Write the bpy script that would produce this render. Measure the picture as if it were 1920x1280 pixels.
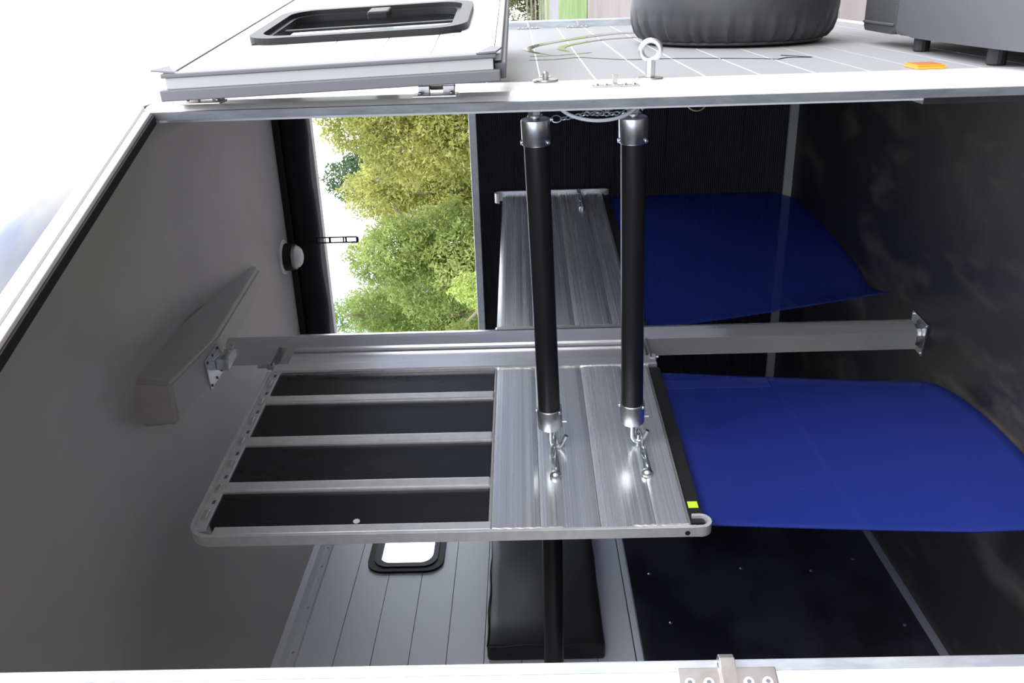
import bpy, bmesh, math, random
import numpy as np
from mathutils import Vector, Matrix

for o in list(bpy.data.objects): bpy.data.objects.remove(o)
SC = bpy.context.scene
COL = SC.collection

# ------------------------------------------------------------------ camera
F_PX = 1620.0
ROLL, PITCH, YAW, EYE = math.radians(1.43), math.radians(1.06), math.radians(22.8), 1.25
FW = np.array([-math.sin(YAW) * math.cos(PITCH), math.cos(YAW) * math.cos(PITCH), math.sin(PITCH)])
RT = np.array([math.cos(YAW), math.sin(YAW), 0.0])
DN = -np.cross(RT, FW)
cr, sr = math.cos(ROLL), math.sin(ROLL)
CX = cr * DN - sr * RT          # picture right (the camera lies on its side)
CY = sr * DN + cr * RT          # picture up
cam_d = bpy.data.cameras.new('camera')
cam = bpy.data.objects.new('camera', cam_d)
COL.objects.link(cam)
cam.matrix_world = Matrix(((CX[0], CY[0], -FW[0], 0), (CX[1], CY[1], -FW[1], 0), (CX[2], CY[2], -FW[2], EYE), (0, 0, 0, 1)))
cam_d.sensor_fit = 'HORIZONTAL'
cam_d.sensor_width = 36.0
cam_d.lens = 36.0 * F_PX / 1920.0
cam_d.clip_start = 0.02
cam_d.clip_end = 600
SC.camera = cam

# ------------------------------------------------------------------ world
W = bpy.data.worlds.new('sky'); SC.world = W
W.use_nodes = True
nt = W.node_tree; nt.nodes.clear()
out = nt.nodes.new('ShaderNodeOutputWorld'); bg = nt.nodes.new('ShaderNodeBackground')
tc = nt.nodes.new('ShaderNodeTexCoord')
mp = nt.nodes.new('ShaderNodeMapping'); mp.inputs['Scale'].default_value = (1.0, 1.0, 2.0); mp.inputs['Location'].default_value = (3.1, 0.4, 1.3)
ns = nt.nodes.new('ShaderNodeTexNoise'); ns.inputs['Scale'].default_value = 1.7; ns.inputs['Detail'].default_value = 6; ns.inputs['Roughness'].default_value = 0.55
rp = nt.nodes.new('ShaderNodeValToRGB')
rp.color_ramp.elements[0].position = 0.40; rp.color_ramp.elements[0].color = (0.34, 0.50, 0.86, 1)
rp.color_ramp.elements[1].position = 0.53; rp.color_ramp.elements[1].color = (1.0, 1.0, 1.0, 1)
nt.links.new(tc.outputs['Generated'], mp.inputs['Vector']); nt.links.new(mp.outputs[0], ns.inputs['Vector'])
nt.links.new(ns.outputs['Fac'], rp.inputs['Fac']); nt.links.new(rp.outputs[0], bg.inputs['Color'])
bg.inputs['Strength'].default_value = 2.2
nt.links.new(bg.outputs[0], out.inputs[0])
# veiled sun
sd = bpy.data.lights.new('sun', 'SUN'); sd.energy = 1.3; sd.angle = math.radians(25); sd.color = (1.0, 0.97, 0.92)
sun = bpy.data.objects.new('sun', sd); COL.objects.link(sun)
sun.rotation_euler = Vector((-0.75, 0.45, -0.95)).to_track_quat('-Z', 'Y').to_euler()
SC.view_settings.view_transform = 'Standard'; SC.view_settings.look = 'None'
SC.view_settings.gamma = 1.0; SC.view_settings.use_curve_mapping = False
SC.view_settings.exposure = 1.0

# ------------------------------------------------------------------ materials
MAT = {}
def mat(name, col, rough=0.5, metal=0.0, spec=0.5, coat=0.0, noise=None, bump=None, alpha=1.0, trans=0.0, ior=1.45, var_rough=None):
    """noise=(scale, colour2, lo, hi[, stretch]) ; bump=(scale, strength, kind[, stretch])"""
    m = bpy.data.materials.new(name); m.use_nodes = True
    n = m.node_tree; b = n.nodes['Principled BSDF']
    b.inputs['Base Color'].default_value = (*col, 1); b.inputs['Roughness'].default_value = rough
    b.inputs['Metallic'].default_value = metal; b.inputs['Specular IOR Level'].default_value = spec
    b.inputs['Coat Weight'].default_value = coat; b.inputs['Coat Roughness'].default_value = 0.08
    b.inputs['Transmission Weight'].default_value = trans; b.inputs['IOR'].default_value = ior
    b.inputs['Alpha'].default_value = alpha
    def coords(st):
        g = n.nodes.new('ShaderNodeNewGeometry'); mm = n.nodes.new('ShaderNodeMapping')
        mm.inputs['Scale'].default_value = st; n.links.new(g.outputs['Position'], mm.inputs['Vector']); return mm
    if noise:
        sc, c2, lo, hi = noise[:4]; st = noise[4] if len(noise) > 4 else (1, 1, 1)
        t = n.nodes.new('ShaderNodeTexNoise'); t.inputs['Scale'].default_value = sc; t.inputs['Detail'].default_value = 1.2 if st[1] < 0.05 else 7; t.inputs['Roughness'].default_value = 0.62
        n.links.new(coords(st).outputs[0], t.inputs['Vector'])
        r = n.nodes.new('ShaderNodeValToRGB')
        r.color_ramp.elements[0].position = lo; r.color_ramp.elements[0].color = (*col, 1)
        r.color_ramp.elements[1].position = hi; r.color_ramp.elements[1].color = (*c2, 1)
        n.links.new(t.outputs['Fac'], r.inputs['Fac']); n.links.new(r.outputs[0], b.inputs['Base Color'])
        if var_rough is not None:
            mr = n.nodes.new('ShaderNodeMapRange'); mr.inputs['From Min'].default_value = lo; mr.inputs['From Max'].default_value = hi
            mr.inputs['To Min'].default_value = rough; mr.inputs['To Max'].default_value = var_rough
            n.links.new(t.outputs['Fac'], mr.inputs['Value']); n.links.new(mr.outputs[0], b.inputs['Roughness'])
    if bump:
        sc, strg, kind = bump[:3]; st = bump[3] if len(bump) > 3 else (1, 1, 1)
        if kind == 'wave':
            t = n.nodes.new('ShaderNodeTexWave'); t.wave_type = 'BANDS'; t.bands_direction = 'Z'; t.inputs['Scale'].default_value = sc; o_ = t.outputs['Fac']
        else:
            t = n.nodes.new('ShaderNodeTexNoise'); t.inputs['Scale'].default_value = sc; t.inputs['Detail'].default_value = 4; o_ = t.outputs['Fac']
        n.links.new(coords(st).outputs[0], t.inputs['Vector'])
        bp = n.nodes.new('ShaderNodeBump'); bp.inputs['Strength'].default_value = strg; bp.inputs['Distance'].default_value = 0.004
        n.links.new(o_, bp.inputs['Height']); n.links.new(bp.outputs[0], b.inputs['Normal'])
    MAT[name] = m
    return m

mat('white_paint', (0.80, 0.80, 0.80), 0.28, coat=0.3, bump=(3, 0.03, 'noise'))
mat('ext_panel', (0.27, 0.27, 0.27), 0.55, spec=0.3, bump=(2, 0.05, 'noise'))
mat('bead_white', (0.85, 0.85, 0.85), 0.35)
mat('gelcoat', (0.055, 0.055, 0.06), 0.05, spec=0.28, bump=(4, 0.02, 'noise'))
mat('ceiling_grp', (0.455, 0.44, 0.425), 0.42, noise=(5, (0.485, 0.47, 0.455), 0.35, 0.65), bump=(60, 0.08, 'noise', (1, 0.25, 1)))
mat('panel_grey', (0.84, 0.85, 0.86), 0.33, bump=(3, 0.04, 'noise'))
mat('dark_gap', (0.05, 0.05, 0.055), 0.7)
mat('black_rib', (0.024, 0.024, 0.029), 0.42, bump=(33, 1.0, 'wave'))
mat('kick_black', (0.014, 0.013, 0.016), 0.28, noise=(2.6, (0.032, 0.031, 0.037), 0.44, 0.58, (1, 0.9, 1.3)), var_rough=0.36, bump=(240, 0.05, 'noise'))
mat('floor_rubber', (0.014, 0.0135, 0.014), 0.42, noise=(3.6, (0.11, 0.096, 0.083), 0.52, 0.80, (1.6, 0.6, 1)), bump=(150, 0.12, 'noise'), var_rough=0.6)
mat('phenolic', (0.014, 0.0125, 0.0155), 0.24, noise=(2.2, (0.021, 0.019, 0.0225), 0.40, 0.75, (1, 1, 0.5)), var_rough=0.36)
mat('alu', (0.74, 0.76, 0.83), 0.20, metal=0.80, noise=(26, (1.0, 1.0, 1.0), 0.30, 0.70, (0.05, 0.006, 7)), var_rough=0.30)
mat('alu_soft', (0.88, 0.88, 0.88), 0.38, metal=0.60, noise=(30, (0.8, 0.8, 0.81), 0.4, 0.6), bump=(80, 0.04, 'noise'))
mat('alu_post', (0.88, 0.88, 0.90), 0.20, metal=0.78, noise=(8, (0.95, 0.95, 0.96), 0.4, 0.6, (1, 1, 0.3)))
mat('galv_eye', (0.50, 0.52, 0.54), 0.34, metal=1.0)
mat('zinc', (0.74, 0.76, 0.78), 0.32, metal=1.0, noise=(90, (0.62, 0.64, 0.67), 0.4, 0.6))
mat('galv', (0.42, 0.45, 0.49), 0.45, metal=0.85, noise=(40, (0.56, 0.59, 0.62), 0.42, 0.62, (1, 1, 0.25)), bump=(60, 0.08, 'noise'))
mat('stainless', (0.52, 0.50, 0.48), 0.34, metal=1.0, noise=(45, (0.44, 0.41, 0.38), 0.4, 0.65))
mat('brass', (0.72, 0.60, 0.34), 0.3, metal=1.0)
mat('bar_black', (0.010, 0.010, 0.011), 0.33, bump=(200, 0.03, 'noise'))
mat('rubber', (0.012, 0.012, 0.013), 0.6, bump=(80, 0.05, 'noise'))
mat('seal_grey', (0.13, 0.13, 0.14), 0.45)
mat('seal_pale', (0.36, 0.37, 0.36), 0.5)
mat('vinyl', (0.030, 0.030, 0.032), 0.48, bump=(26, 0.25, 'noise'))
mat('pad_vinyl', (0.017, 0.0155, 0.0165), 0.40, bump=(12, 0.25, 'noise'))
mat('locker_plastic', (0.062, 0.064, 0.07), 0.50, bump=(300, 0.06, 'noise'))
mat('locker_grain', (0.035, 0.035, 0.036), 0.6, bump=(420, 0.5, 'noise'))
mat('curtain', (0.007, 0.006, 0.009), 0.8, bump=(30, 0.2, 'noise'))
mat('frame_black', (0.016, 0.015, 0.016), 0.45, spec=0.3)
mat('orange', (0.95, 0.27, 0.015), 0.2, coat=0.6)
mat('yellow', (0.62, 0.85, 0.05), 0.5)
mat('ink', (0.06, 0.12, 0.02), 0.6)
mat('lens_white', (0.80, 0.79, 0.77), 0.3)
mat('cable_white', (0.66, 0.69, 0.73), 0.25, coat=0.4)
mat('chrome_film', (0.62, 0.60, 0.55), 0.10, metal=1.0)
mat('black_film', (0.03, 0.03, 0.03), 0.25)
mat('silicone', (0.62, 0.61, 0.59), 0.35, metal=0.6, bump=(60, 0.6, 'noise'))
mat('gravel', (0.125, 0.105, 0.095), 0.9, noise=(0.9, (0.16, 0.137, 0.127), 0.35, 0.65), bump=(12, 0.5, 'noise'))
mat('path_grey', (0.12, 0.114, 0.114), 0.9, noise=(1.0, (0.15, 0.144, 0.144), 0.35, 0.65))
mat('grass', (0.06, 0.115, 0.016), 0.9, noise=(0.9, (0.12, 0.16, 0.036), 0.4, 0.65), bump=(8, 0.8, 'noise'))
mat('field', (0.10, 0.12, 0.045), 0.9, noise=(0.35, (0.15, 0.16, 0.08), 0.4, 0.65))
mat('gate_wood', (0.16, 0.145, 0.13), 0.8, noise=(3, (0.22, 0.2, 0.17), 0.4, 0.6))
mat('bark', (0.17, 0.14, 0.11), 0.9, noise=(4, (0.40, 0.37, 0.33), 0.45, 0.6, (1, 1, 0.3)), bump=(10, 0.6, 'noise'))

def leaf_mat(name, c1, c2, sc=0.9):
    m = bpy.data.materials.new(name); m.use_nodes = True; n = m.node_tree
    b = n.nodes['Principled BSDF']; b.inputs['Roughness'].default_value = 0.55
    g = n.nodes.new('ShaderNodeNewGeometry')
    t = n.nodes.new('ShaderNodeTexNoise'); t.inputs['Scale'].default_value = sc; t.inputs['Detail'].default_value = 5
    n.links.new(g.outputs['Position'], t.inputs['Vector'])
    r = n.nodes.new('ShaderNodeValToRGB')
    r.color_ramp.elements[0].position = 0.34; r.color_ramp.elements[0].color = (*c1, 1)
    r.color_ramp.elements[1].position = 0.66; r.color_ramp.elements[1].color = (*c2, 1)
    n.links.new(t.outputs['Fac'], r.inputs['Fac']); n.links.new(r.outputs[0], b.inputs['Base Color'])
    tr = n.nodes.new('ShaderNodeBsdfTranslucent'); n.links.new(r.outputs[0], tr.inputs['Color'])
    mx = n.nodes.new('ShaderNodeMixShader'); mx.inputs[0].default_value = 0.45
    n.links.new(b.outputs[0], mx.inputs[1]); n.links.new(tr.outputs[0], mx.inputs[2])
    n.links.new(mx.outputs[0], n.nodes['Material Output'].inputs['Surface'])
    MAT[name] = m
leaf_mat('leaf_yellow', (0.201, 0.231, 0.041), (0.431, 0.431, 0.119))
leaf_mat('leaf_green', (0.149, 0.223, 0.045), (0.356, 0.409, 0.119))
leaf_mat('leaf_dark', (0.053, 0.097, 0.041), (0.119, 0.178, 0.068))
leaf_mat('leaf_lime', (0.297, 0.386, 0.074), (0.49, 0.558, 0.178))
leaf_mat('leaf_brown', (0.097, 0.089, 0.038), (0.163, 0.193, 0.068))

def sheet_mat():
    m = bpy.data.materials.new('blue_sheet'); m.use_nodes = True; n = m.node_tree
    b = n.nodes['Principled BSDF']
    b.inputs['Base Color'].default_value = (0.045, 0.080, 0.43, 1); b.inputs['Roughness'].default_value = 0.12; b.inputs['IOR'].default_value = 1.45
    ts = n.nodes.new('ShaderNodeBsdfTranslucent'); ts.inputs['Color'].default_value = (0.04, 0.08, 0.50, 1)
    m1 = n.nodes.new('ShaderNodeMixShader'); m1.inputs[0].default_value = 0.35
    n.links.new(b.outputs[0], m1.inputs[1]); n.links.new(ts.outputs[0], m1.inputs[2])
    tp = n.nodes.new('ShaderNodeBsdfTransparent'); tp.inputs['Color'].default_value = (0.62, 0.68, 0.98, 1)
    m2 = n.nodes.new('ShaderNodeMixShader'); m2.inputs[0].default_value = 0.54
    n.links.new(m1.outputs[0], m2.inputs[1]); n.links.new(tp.outputs[0], m2.inputs[2])
    n.links.new(m2.outputs[0], n.nodes['Material Output'].inputs['Surface'])
    MAT['blue_sheet'] = m
sheet_mat()
def glass_mat():
    m = bpy.data.materials.new('glass'); m.use_nodes = True; n = m.node_tree
    b = n.nodes['Principled BSDF']; b.inputs['Base Color'].default_value = (0.9, 0.93, 0.92, 1); b.inputs['Roughness'].default_value = 0.03
    tp = n.nodes.new('ShaderNodeBsdfTransparent'); tp.inputs['Color'].default_value = (0.92, 0.95, 0.94, 1)
    gl = n.nodes.new('ShaderNodeBsdfGlossy'); gl.inputs['Roughness'].default_value = 0.02
    mx = n.nodes.new('ShaderNodeMixShader'); mx.inputs[0].default_value = 0.09
    n.links.new(tp.outputs[0], mx.inputs[1]); n.links.new(gl.outputs[0], mx.inputs[2])
    n.links.new(mx.outputs[0], n.nodes['Material Output'].inputs['Surface']); MAT['glass'] = m
glass_mat()

# ------------------------------------------------------------------ builders
WL = {}
def pt(px, py, depth):
    """a point seen at photo pixel (px, py), depth metres in front of the camera"""
    d = CX * (px - 960) / F_PX + CY * (640 - py) / F_PX + FW
    return Vector((0, 0, EYE)) + Vector(d * depth)

def new():
    return bmesh.new()

class Fr:
    """a local frame: u along, v out, w up"""
    def __init__(s, o, eu, ev, ew=(0, 0, 1)):
        s.o = Vector(o); s.u = Vector(eu).normalized(); s.v = Vector(ev).normalized(); s.w = Vector(ew).normalized()
    def p(s, u, v, w): return s.o + s.u * u + s.v * v + s.w * w
WORLD = Fr((0, 0, 0), (1, 0, 0), (0, 1, 0))

def box(bm, lo, hi, fr=WORLD, bev=0.0):
    b2 = bmesh.new()
    vs = []
    for w in (lo[2], hi[2]):
        for (u, v) in ((lo[0], lo[1]), (hi[0], lo[1]), (hi[0], hi[1]), (lo[0], hi[1])):
            vs.append(b2.verts.new(fr.p(u, v, w)))
    for f in ((3, 2, 1, 0), (4, 5, 6, 7), (0, 1, 5, 4), (1, 2, 6, 5), (2, 3, 7, 6), (3, 0, 4, 7)):
        b2.faces.new([vs[i] for i in f])
    if bev > 0:
        bmesh.ops.bevel(b2, geom=list(b2.edges), offset=bev, segments=2, profile=0.5, affect='EDGES', clamp_overlap=True)
    bmesh.ops.recalc_face_normals(b2, faces=b2.faces)
    join(bm, b2)
    return bm

def board(bm, fr, u0, u1, v0, v1, w0, w1, crown=0.0007, n=10):
    """a board with a slightly crowned face on its v1 side"""
    pr = [(v0, w0)] + [(v1 - 0.002 * (1 if k in (0, n) else 0) - crown * (2 * k / n - 1) ** 2, w0 + (w1 - w0) * k / n) for k in range(n + 1)] + [(v0, w1)]
    a = [bm.verts.new(fr.p(u0, v, w)) for v, w in pr]; b_ = [bm.verts.new(fr.p(u1, v, w)) for v, w in pr]
    m = len(pr)
    bm.faces.new(a[::-1]); bm.faces.new(b_)
    for i in range(m):
        f = bm.faces.new((a[i], a[(i + 1) % m], b_[(i + 1) % m], b_[i])); f.smooth = 1 < i < m - 2
    bmesh.ops.recalc_face_normals(bm, faces=bm.faces)
    return bm

def join(bm, b2):
    me = bpy.data.meshes.new('tmp'); b2.to_mesh(me); b2.free(); bm.from_mesh(me); bpy.data.meshes.remove(me)

def prism(bm, pts, d, bev=0.0):
    """extrude the polygon pts (3-D points) by vector d"""
    b2 = bmesh.new(); d = Vector(d)
    a = [b2.verts.new(Vector(p)) for p in pts]; b = [b2.verts.new(Vector(p) + d) for p in pts]
    n = len(pts)
    b2.faces.new(a[::-1]); b2.faces.new(b)
    for i in range(n):
        b2.faces.new((a[i], a[(i + 1) % n], b[(i + 1) % n], b[i]))
    if bev > 0:
        bmesh.ops.bevel(b2, geom=list(b2.edges), offset=bev, segments=2, profile=0.5, affect='EDGES', clamp_overlap=True)
    bmesh.ops.recalc_face_normals(b2, faces=b2.faces)
    join(bm, b2); return bm

def tube(bm, path, r, seg=12, closed=False, caps=True, flat=None):
    """sweep a circle (radius r or list) along path"""
    P = [Vector(p) for p in path]; n = len(P)
    rs = r if isinstance(r, (list, tuple)) else [r] * n
    rings = []; nrm = None
    for i in range(n):
        if closed: t = (P[(i + 1) % n] - P[i - 1]).normalized()
        else: t = (P[min(i + 1, n - 1)] - P[max(i - 1, 0)]).normalized()
        if nrm is None:
            nrm = t.cross(Vector((0.13, 0.31, 0.94)))
            if nrm.length < 1e-3: nrm = t.cross(Vector((1, 0, 0)))
            nrm.normalize()
        else:
            nrm = (nrm - t * nrm.dot(t)).normalized()
        bi = t.cross(nrm)
        rings.append([bm.verts.new(P[i] + (nrm * math.cos(2 * math.pi * k / seg) + bi * math.sin(2 * math.pi * k / seg)) * rs[i]) for k in range(seg)])
    m = n if closed else n - 1
    for i in range(m):
        a, b = rings[i], rings[(i + 1) % n]
        for k in range(seg):
            f = bm.faces.new((a[k], a[(k + 1) % seg], b[(k + 1) % seg], b[k])); f.smooth = True
    if not closed and caps:
        bm.faces.new(rings[0][::-1]); bm.faces.new(rings[-1])
    return bm

def lathe(bm, o, axis, prof, seg=24, smooth=True):
    """prof: (radius, height along axis)"""
    o = Vector(o); ax = Vector(axis).normalized()
    e1 = ax.orthogonal().normalized(); e2 = ax.cross(e1)
    rings = []
    for (r, h) in prof:
        if r < 1e-6: rings.append([bm.verts.new(o + ax * h)])
        else: rings.append([bm.verts.new(o + ax * h + (e1 * math.cos(2 * math.pi * k / seg) + e2 * math.sin(2 * math.pi * k / seg)) * r) for k in range(seg)])
    for a, b in zip(rings, rings[1:]):
        for k in range(seg):
            k2 = (k + 1) % seg
            if len(a) == 1 and len(b) == 1: continue
            if len(a) == 1: f = bm.faces.new((a[0], b[k2], b[k]))
            elif len(b) == 1: f = bm.faces.new((a[k], a[k2], b[0]))
            else: f = bm.faces.new((a[k], a[k2], b[k2], b[k]))
            f.smooth = smooth
    return bm

def cyl(bm, a, b, r, seg=16):
    a = Vector(a); b = Vector(b); L = (b - a).length; e = min(r, L) * 0.12
    return lathe(bm, a, b - a, [(0, 0), (r - e, 0), (r, e), (r, L - e), (r - e, L), (0, L)], seg, smooth=False)

def grid(bm, fn, nu, nv, smooth=True):
    vs = [[bm.verts.new(Vector(fn(i / nu, j / nv))) for j in range(nv + 1)] for i in range(nu + 1)]
    for i in range(nu):
        for j in range(nv):
            f = bm.faces.new((vs[i][j], vs[i + 1][j], vs[i + 1][j + 1], vs[i][j + 1])); f.smooth = smooth
    return bm

def tag(o, label=None, cat=None, group=None, kind=None):
    if label: o['label'] = label
    if cat: o['category'] = cat
    if group: o['group'] = group
    if kind: o['kind'] = kind
    return o

def obj(name, bm, m, parent=None, label=None):
    me = bpy.data.meshes.new(name)
    bmesh.ops.remove_doubles(bm, verts=bm.verts, dist=1e-6)
    flags = [f.smooth for f in bm.faces]
    bm.to_mesh(me); bm.free()
    if me.vertices:
        co = np.empty(len(me.vertices) * 3); me.vertices.foreach_get('co', co); co = co.reshape(-1, 3)
        c = (co.min(0) + co.max(0)) / 2; c[2] = co[:, 2].min()
        me.vertices.foreach_set('co', (co - c).ravel()); me.update()
    else: c = np.zeros(3)
    if any(flags):
        me.set_sharp_from_angle(angle=math.radians(38)); me.polygons.foreach_set('use_smooth', flags)
    me.materials.append(MAT[m])
    o = bpy.data.objects.new(name, me); COL.objects.link(o)
    c = Vector(c); WL[o.name] = c
    if parent: o.parent = parent; o.location = c - WL[parent.name]
    else: o.location = c
    if label: o['label'] = label
    return o

def copy_part(src, parent, delta):
    """a part with the same mesh as src, moved by delta in world space"""
    o = src.copy(); COL.objects.link(o)
    c = WL[src.name] + Vector(delta); WL[o.name] = c
    o.parent = parent; o.location = c - (WL[parent.name] if parent else Vector((0, 0, 0)))
    return o

def thing(name, loc, label, cat, group=None):
    o = bpy.data.objects.new(name, None); o.empty_display_size = 0.05; COL.objects.link(o)
    o.location = loc; WL[o.name] = Vector(loc)
    return tag(o, label, cat, group)

def struct(name, bm, m, label=None, cat=None):
    o = obj(name, bm, m); o['kind'] = 'structure'
    return tag(o, label, cat)

def rrect(w, h, r, seg=6):
    """rounded rectangle outline, (a, b) from the lower left corner"""
    pts = []
    for cx_, cy_, a0 in ((w - r, r, -90), (w - r, h - r, 0), (r, h - r, 90), (r, r, 180)):
        for k in range(seg + 1):
            a = math.radians(a0 + 90 * k / seg); pts.append((cx_ + r * math.cos(a), cy_ + r * math.sin(a)))
    return pts

def ring_frame(bm, fr, outer, inner, v0, v1):
    """a flat frame between two outlines with equal point counts, in the u-w plane of fr, from v0 to v1"""
    n = len(outer); L = []
    for (ol, v) in ((outer, v0), (outer, v1), (inner, v1), (inner, v0)):
        L.append([bm.verts.new(fr.p(a, v, b)) for (a, b) in ol])
    for q in range(4):
        A, B = L[q], L[(q + 1) % 4]
        for i in range(n):
            bm.faces.new((A[i], A[(i + 1) % n], B[(i + 1) % n], B[i]))
    bmesh.ops.recalc_face_normals(bm, faces=bm.faces)
    return bm

# ------------------------------------------------------------------ the trailer: main dimensions
XL, YF, XR, XI = -1.95, 4.04, -0.207, -0.245     # left wall, far wall, nose wall outside / inside
RJ = Vector((-0.215, 1.668, 0)); LJ = Vector((-0.580, 0.616, 0))
OD = (RJ - LJ).normalized()                       # along the opening, towards its right jamb
ON = Vector((OD.y, -OD.x, 0))                     # out of the trailer
OPEN_W = (RJ - LJ).length
OP = Fr(LJ, OD, ON)                               # frame of the doorway
HZ = 1.950                                        # underside of the header
PITCH_W = 0.1178

# ground ---------------------------------------------------------------
GZ = -0.45
b = new(); box(b, (-150, -150, GZ - 0.3), (150, 200, GZ)); struct('ground', b, 'gravel', 'pale gravel yard around the trailer', 'ground')
b = new(); box(b, (-120, 23.2, GZ), (120, 40.0, GZ + 0.02)); struct('verge', b, 'grass', 'bright green grass verge beyond the pale road', 'verge')
b = new(); box(b, (-120, 40.0, GZ), (120, 52.5, GZ + 0.012)); struct('path', b, 'path_grey', 'grey track in front of the field gate', 'path')
b = new(); box(b, (-120, 52.5, GZ), (120, 190, GZ + 0.02)); struct('field', b, 'field', 'dry grass field behind the gate', 'field')

# floor ----------------------------------------------------------------
LJ2 = LJ - OD * 1.25
floor_poly = [(XL, YF), (XI, YF), (XI, 1.74), (RJ.x - 0.016, RJ.y + 0.012), (LJ.x - 0.03, LJ.y + 0.01), (LJ2.x - 0.03, LJ2.y + 0.01), (XL, LJ2.y + 0.01)]
b = new(); prism(b, [(x, y, -0.05) for x, y in floor_poly], (0, 0, 0.05)); FLOOR = struct('floor', b, 'floor_rubber', 'black rubber trailer floor with dusty scuffs', 'floor')

# ceiling --------------------------------------------------------------
def y_open(x): return max(LJ2.y, min(RJ.y, RJ.y + (x - RJ.x) * OD.y / OD.x))
RIDGE_Y, RIDGE_Z = 2.74, 2.400
def smin(a, c, k):
    h = max(k - abs(a - c), 0) / k
    return min(a, c) - h * h * k * 0.25
def zc(x, y):
    if y >= RIDGE_Y: z = RIDGE_Z - 0.03 * (y - RIDGE_Y)
    else:
        yo = y_open(x); t = (RIDGE_Y - y) / max(RIDGE_Y - yo, 0.2)
        z = RIDGE_Z - (RIDGE_Z - 1.975) * (0.80 * t + 0.20 * t * t)
        dy = RIDGE_Y - y
        if dy < 0.25: z += 0.0
    cove = 2.03 + 1.5 * (x - XL)
    z = smin(z, cove, 0.16)
    if y > RJ.y: z = smin(z, 1.985 + 2.6 * (XI - x) + max(0, 0.25 - (y - RJ.y)) * 0.8, 0.10)
    return z
def ceil_pt(u, v):
    y = LJ2.y + (YF - LJ2.y) * v
    xr = XI if y > RJ.y else RJ.x + (y - RJ.y) * OD.x / OD.y - 0.02
    x = XL + (xr - XL) * u
    return (x, y, zc(x, y))
b = new(); grid(b, ceil_pt, 90, 80)
CEIL = struct('ceiling', b, 'ceiling_grp', 'pale grey moulded trailer ceiling sloping down towards the doorway', 'ceiling')
sm = CEIL.modifiers.new('thick', 'SOLIDIFY'); sm.thickness = 0.012; sm.offset = 1

# moulded beam under the ceiling
def bz(y): return 2.24 + max(0, (y - 2.55)) * 0.13
b = new()
x0, x1 = -1.135, -1.0
ys = [2.15, 2.55, 3.0, 3.40]
vs = []
for y in ys:
    t = (y - 2.15) / 1.25; xa, xb = x0 - 0.015 * t, x1 - 0.07 * t
    vs.append([(xa - .008, y, zc(xa, y) + .004), (xa, y, bz(y)), (xb, y, bz(y)), (xb + .008, y, zc(xb, y) + .004)])
bv = [[b.verts.new(p) for p in r] for r in vs]
for r, q in zip(bv, bv[1:]):
    for k in range(3): b.faces.new((r[k], r[k + 1], q[k + 1], q[k]))
    b.faces.new((r[3], r[0], q[0], q[3]))
b.faces.new(bv[0][::-1]); b.faces.new(bv[-1])
bmesh.ops.recalc_face_normals(b, faces=b.faces)
bmesh.ops.bevel(b, geom=[e for e in b.edges if min(v.co.z for v in e.verts) < 2.31], offset=0.012, segments=3, affect='EDGES')
struct('trim_1', b, 'ceiling_grp', 'grey moulded beam under the ceiling above the metal post', 'beam')

# roof shell -----------------------------------------------------------
def roof_z(x, y):
    P_ = Vector((x, y, 0))
    d1 = -(P_ - RJ).dot(ON)           # inward from the doorway plane
    d2 = XR - x              # inward from the nose wall
    d2 = max(d2, 0)
    q = max(0, smin(d1, d2 * 1.1, 0.14) if y > 0.9 else d1)
    e1 = 1 - (1 - min(1, q / 0.17)) ** 2.4; qq = max(0, smin(d1 / 0.8, d2 / 0.30, 0.1)); e2 = 1 - (1 - min(1, qq)) ** 2
    return 1.986 + 0.20 * e1 + 0.29 * e2
def roof_pt(u, v):
    y = LJ2.y + (YF + .06 - LJ2.y) * v
    xr = XR - 0.001 if y > RJ.y else RJ.x + (y - RJ.y) * OD.x / OD.y
    u2 = 1 - (1 - u) ** 2.4
    x = XL - .05 + (xr - XL + .05) * u2
    return (x, y, roof_z(x, y))
b = new(); grid(b, roof_pt, 70, 140)
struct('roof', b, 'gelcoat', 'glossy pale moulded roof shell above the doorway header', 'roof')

# far wall: the raised ramp and the open half above it -----------------
b = new(); box(b, (XL, YF + 0.012, 0), (XI, YF + 0.05, 1.462))
WF = struct('wall_far', b, 'dark_gap', 'black ribbed wall panel with the open top half showing trees', 'wall')
z = 0.0
src = None
while z < 1.455:
    z1 = min(z + PITCH_W, 1.462); bb = new(); box(bb, (XL + .003, YF, z + 0.0012), (XI - .003, YF + 0.014, z1 - 0.0012), bev=0.0012)
    obj('plank', bb, 'black_rib', WF); z += PITCH_W
b = new(); box(b, (XL, YF - 0.012, 1.462), (XI, YF + 0.06, 1.497), bev=0.003); obj('top_rail', b, 'alu_soft', WF)
for (xa, xb, zt_) in ((XL, XL + 0.10, 2.03), (-0.36, XI, 2.02)):
    b = new(); box(b, (xa, YF - 0.005, 1.497), (xb, YF + 0.06, zt_), bev=0.003); obj('side_post', b, 'panel_grey', WF)
b = new(); box(b, (-1.78, YF - 0.005, 2.225), (-0.40, YF + 0.045, 2.37)); obj('header', b, 'panel_grey', WF)
b = new(); prism(b, [(XL, YF - 0.030, 0.0), (XL, YF, 0.0), (XL, YF, 0.034), (XL, YF - 0.008, 0.032)], (XI - XL, 0, 0), 0.002)
struct('baseboard_far', b, 'seal_pale', 'dull metal angle strip along the foot of the far wall', 'trim')

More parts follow.
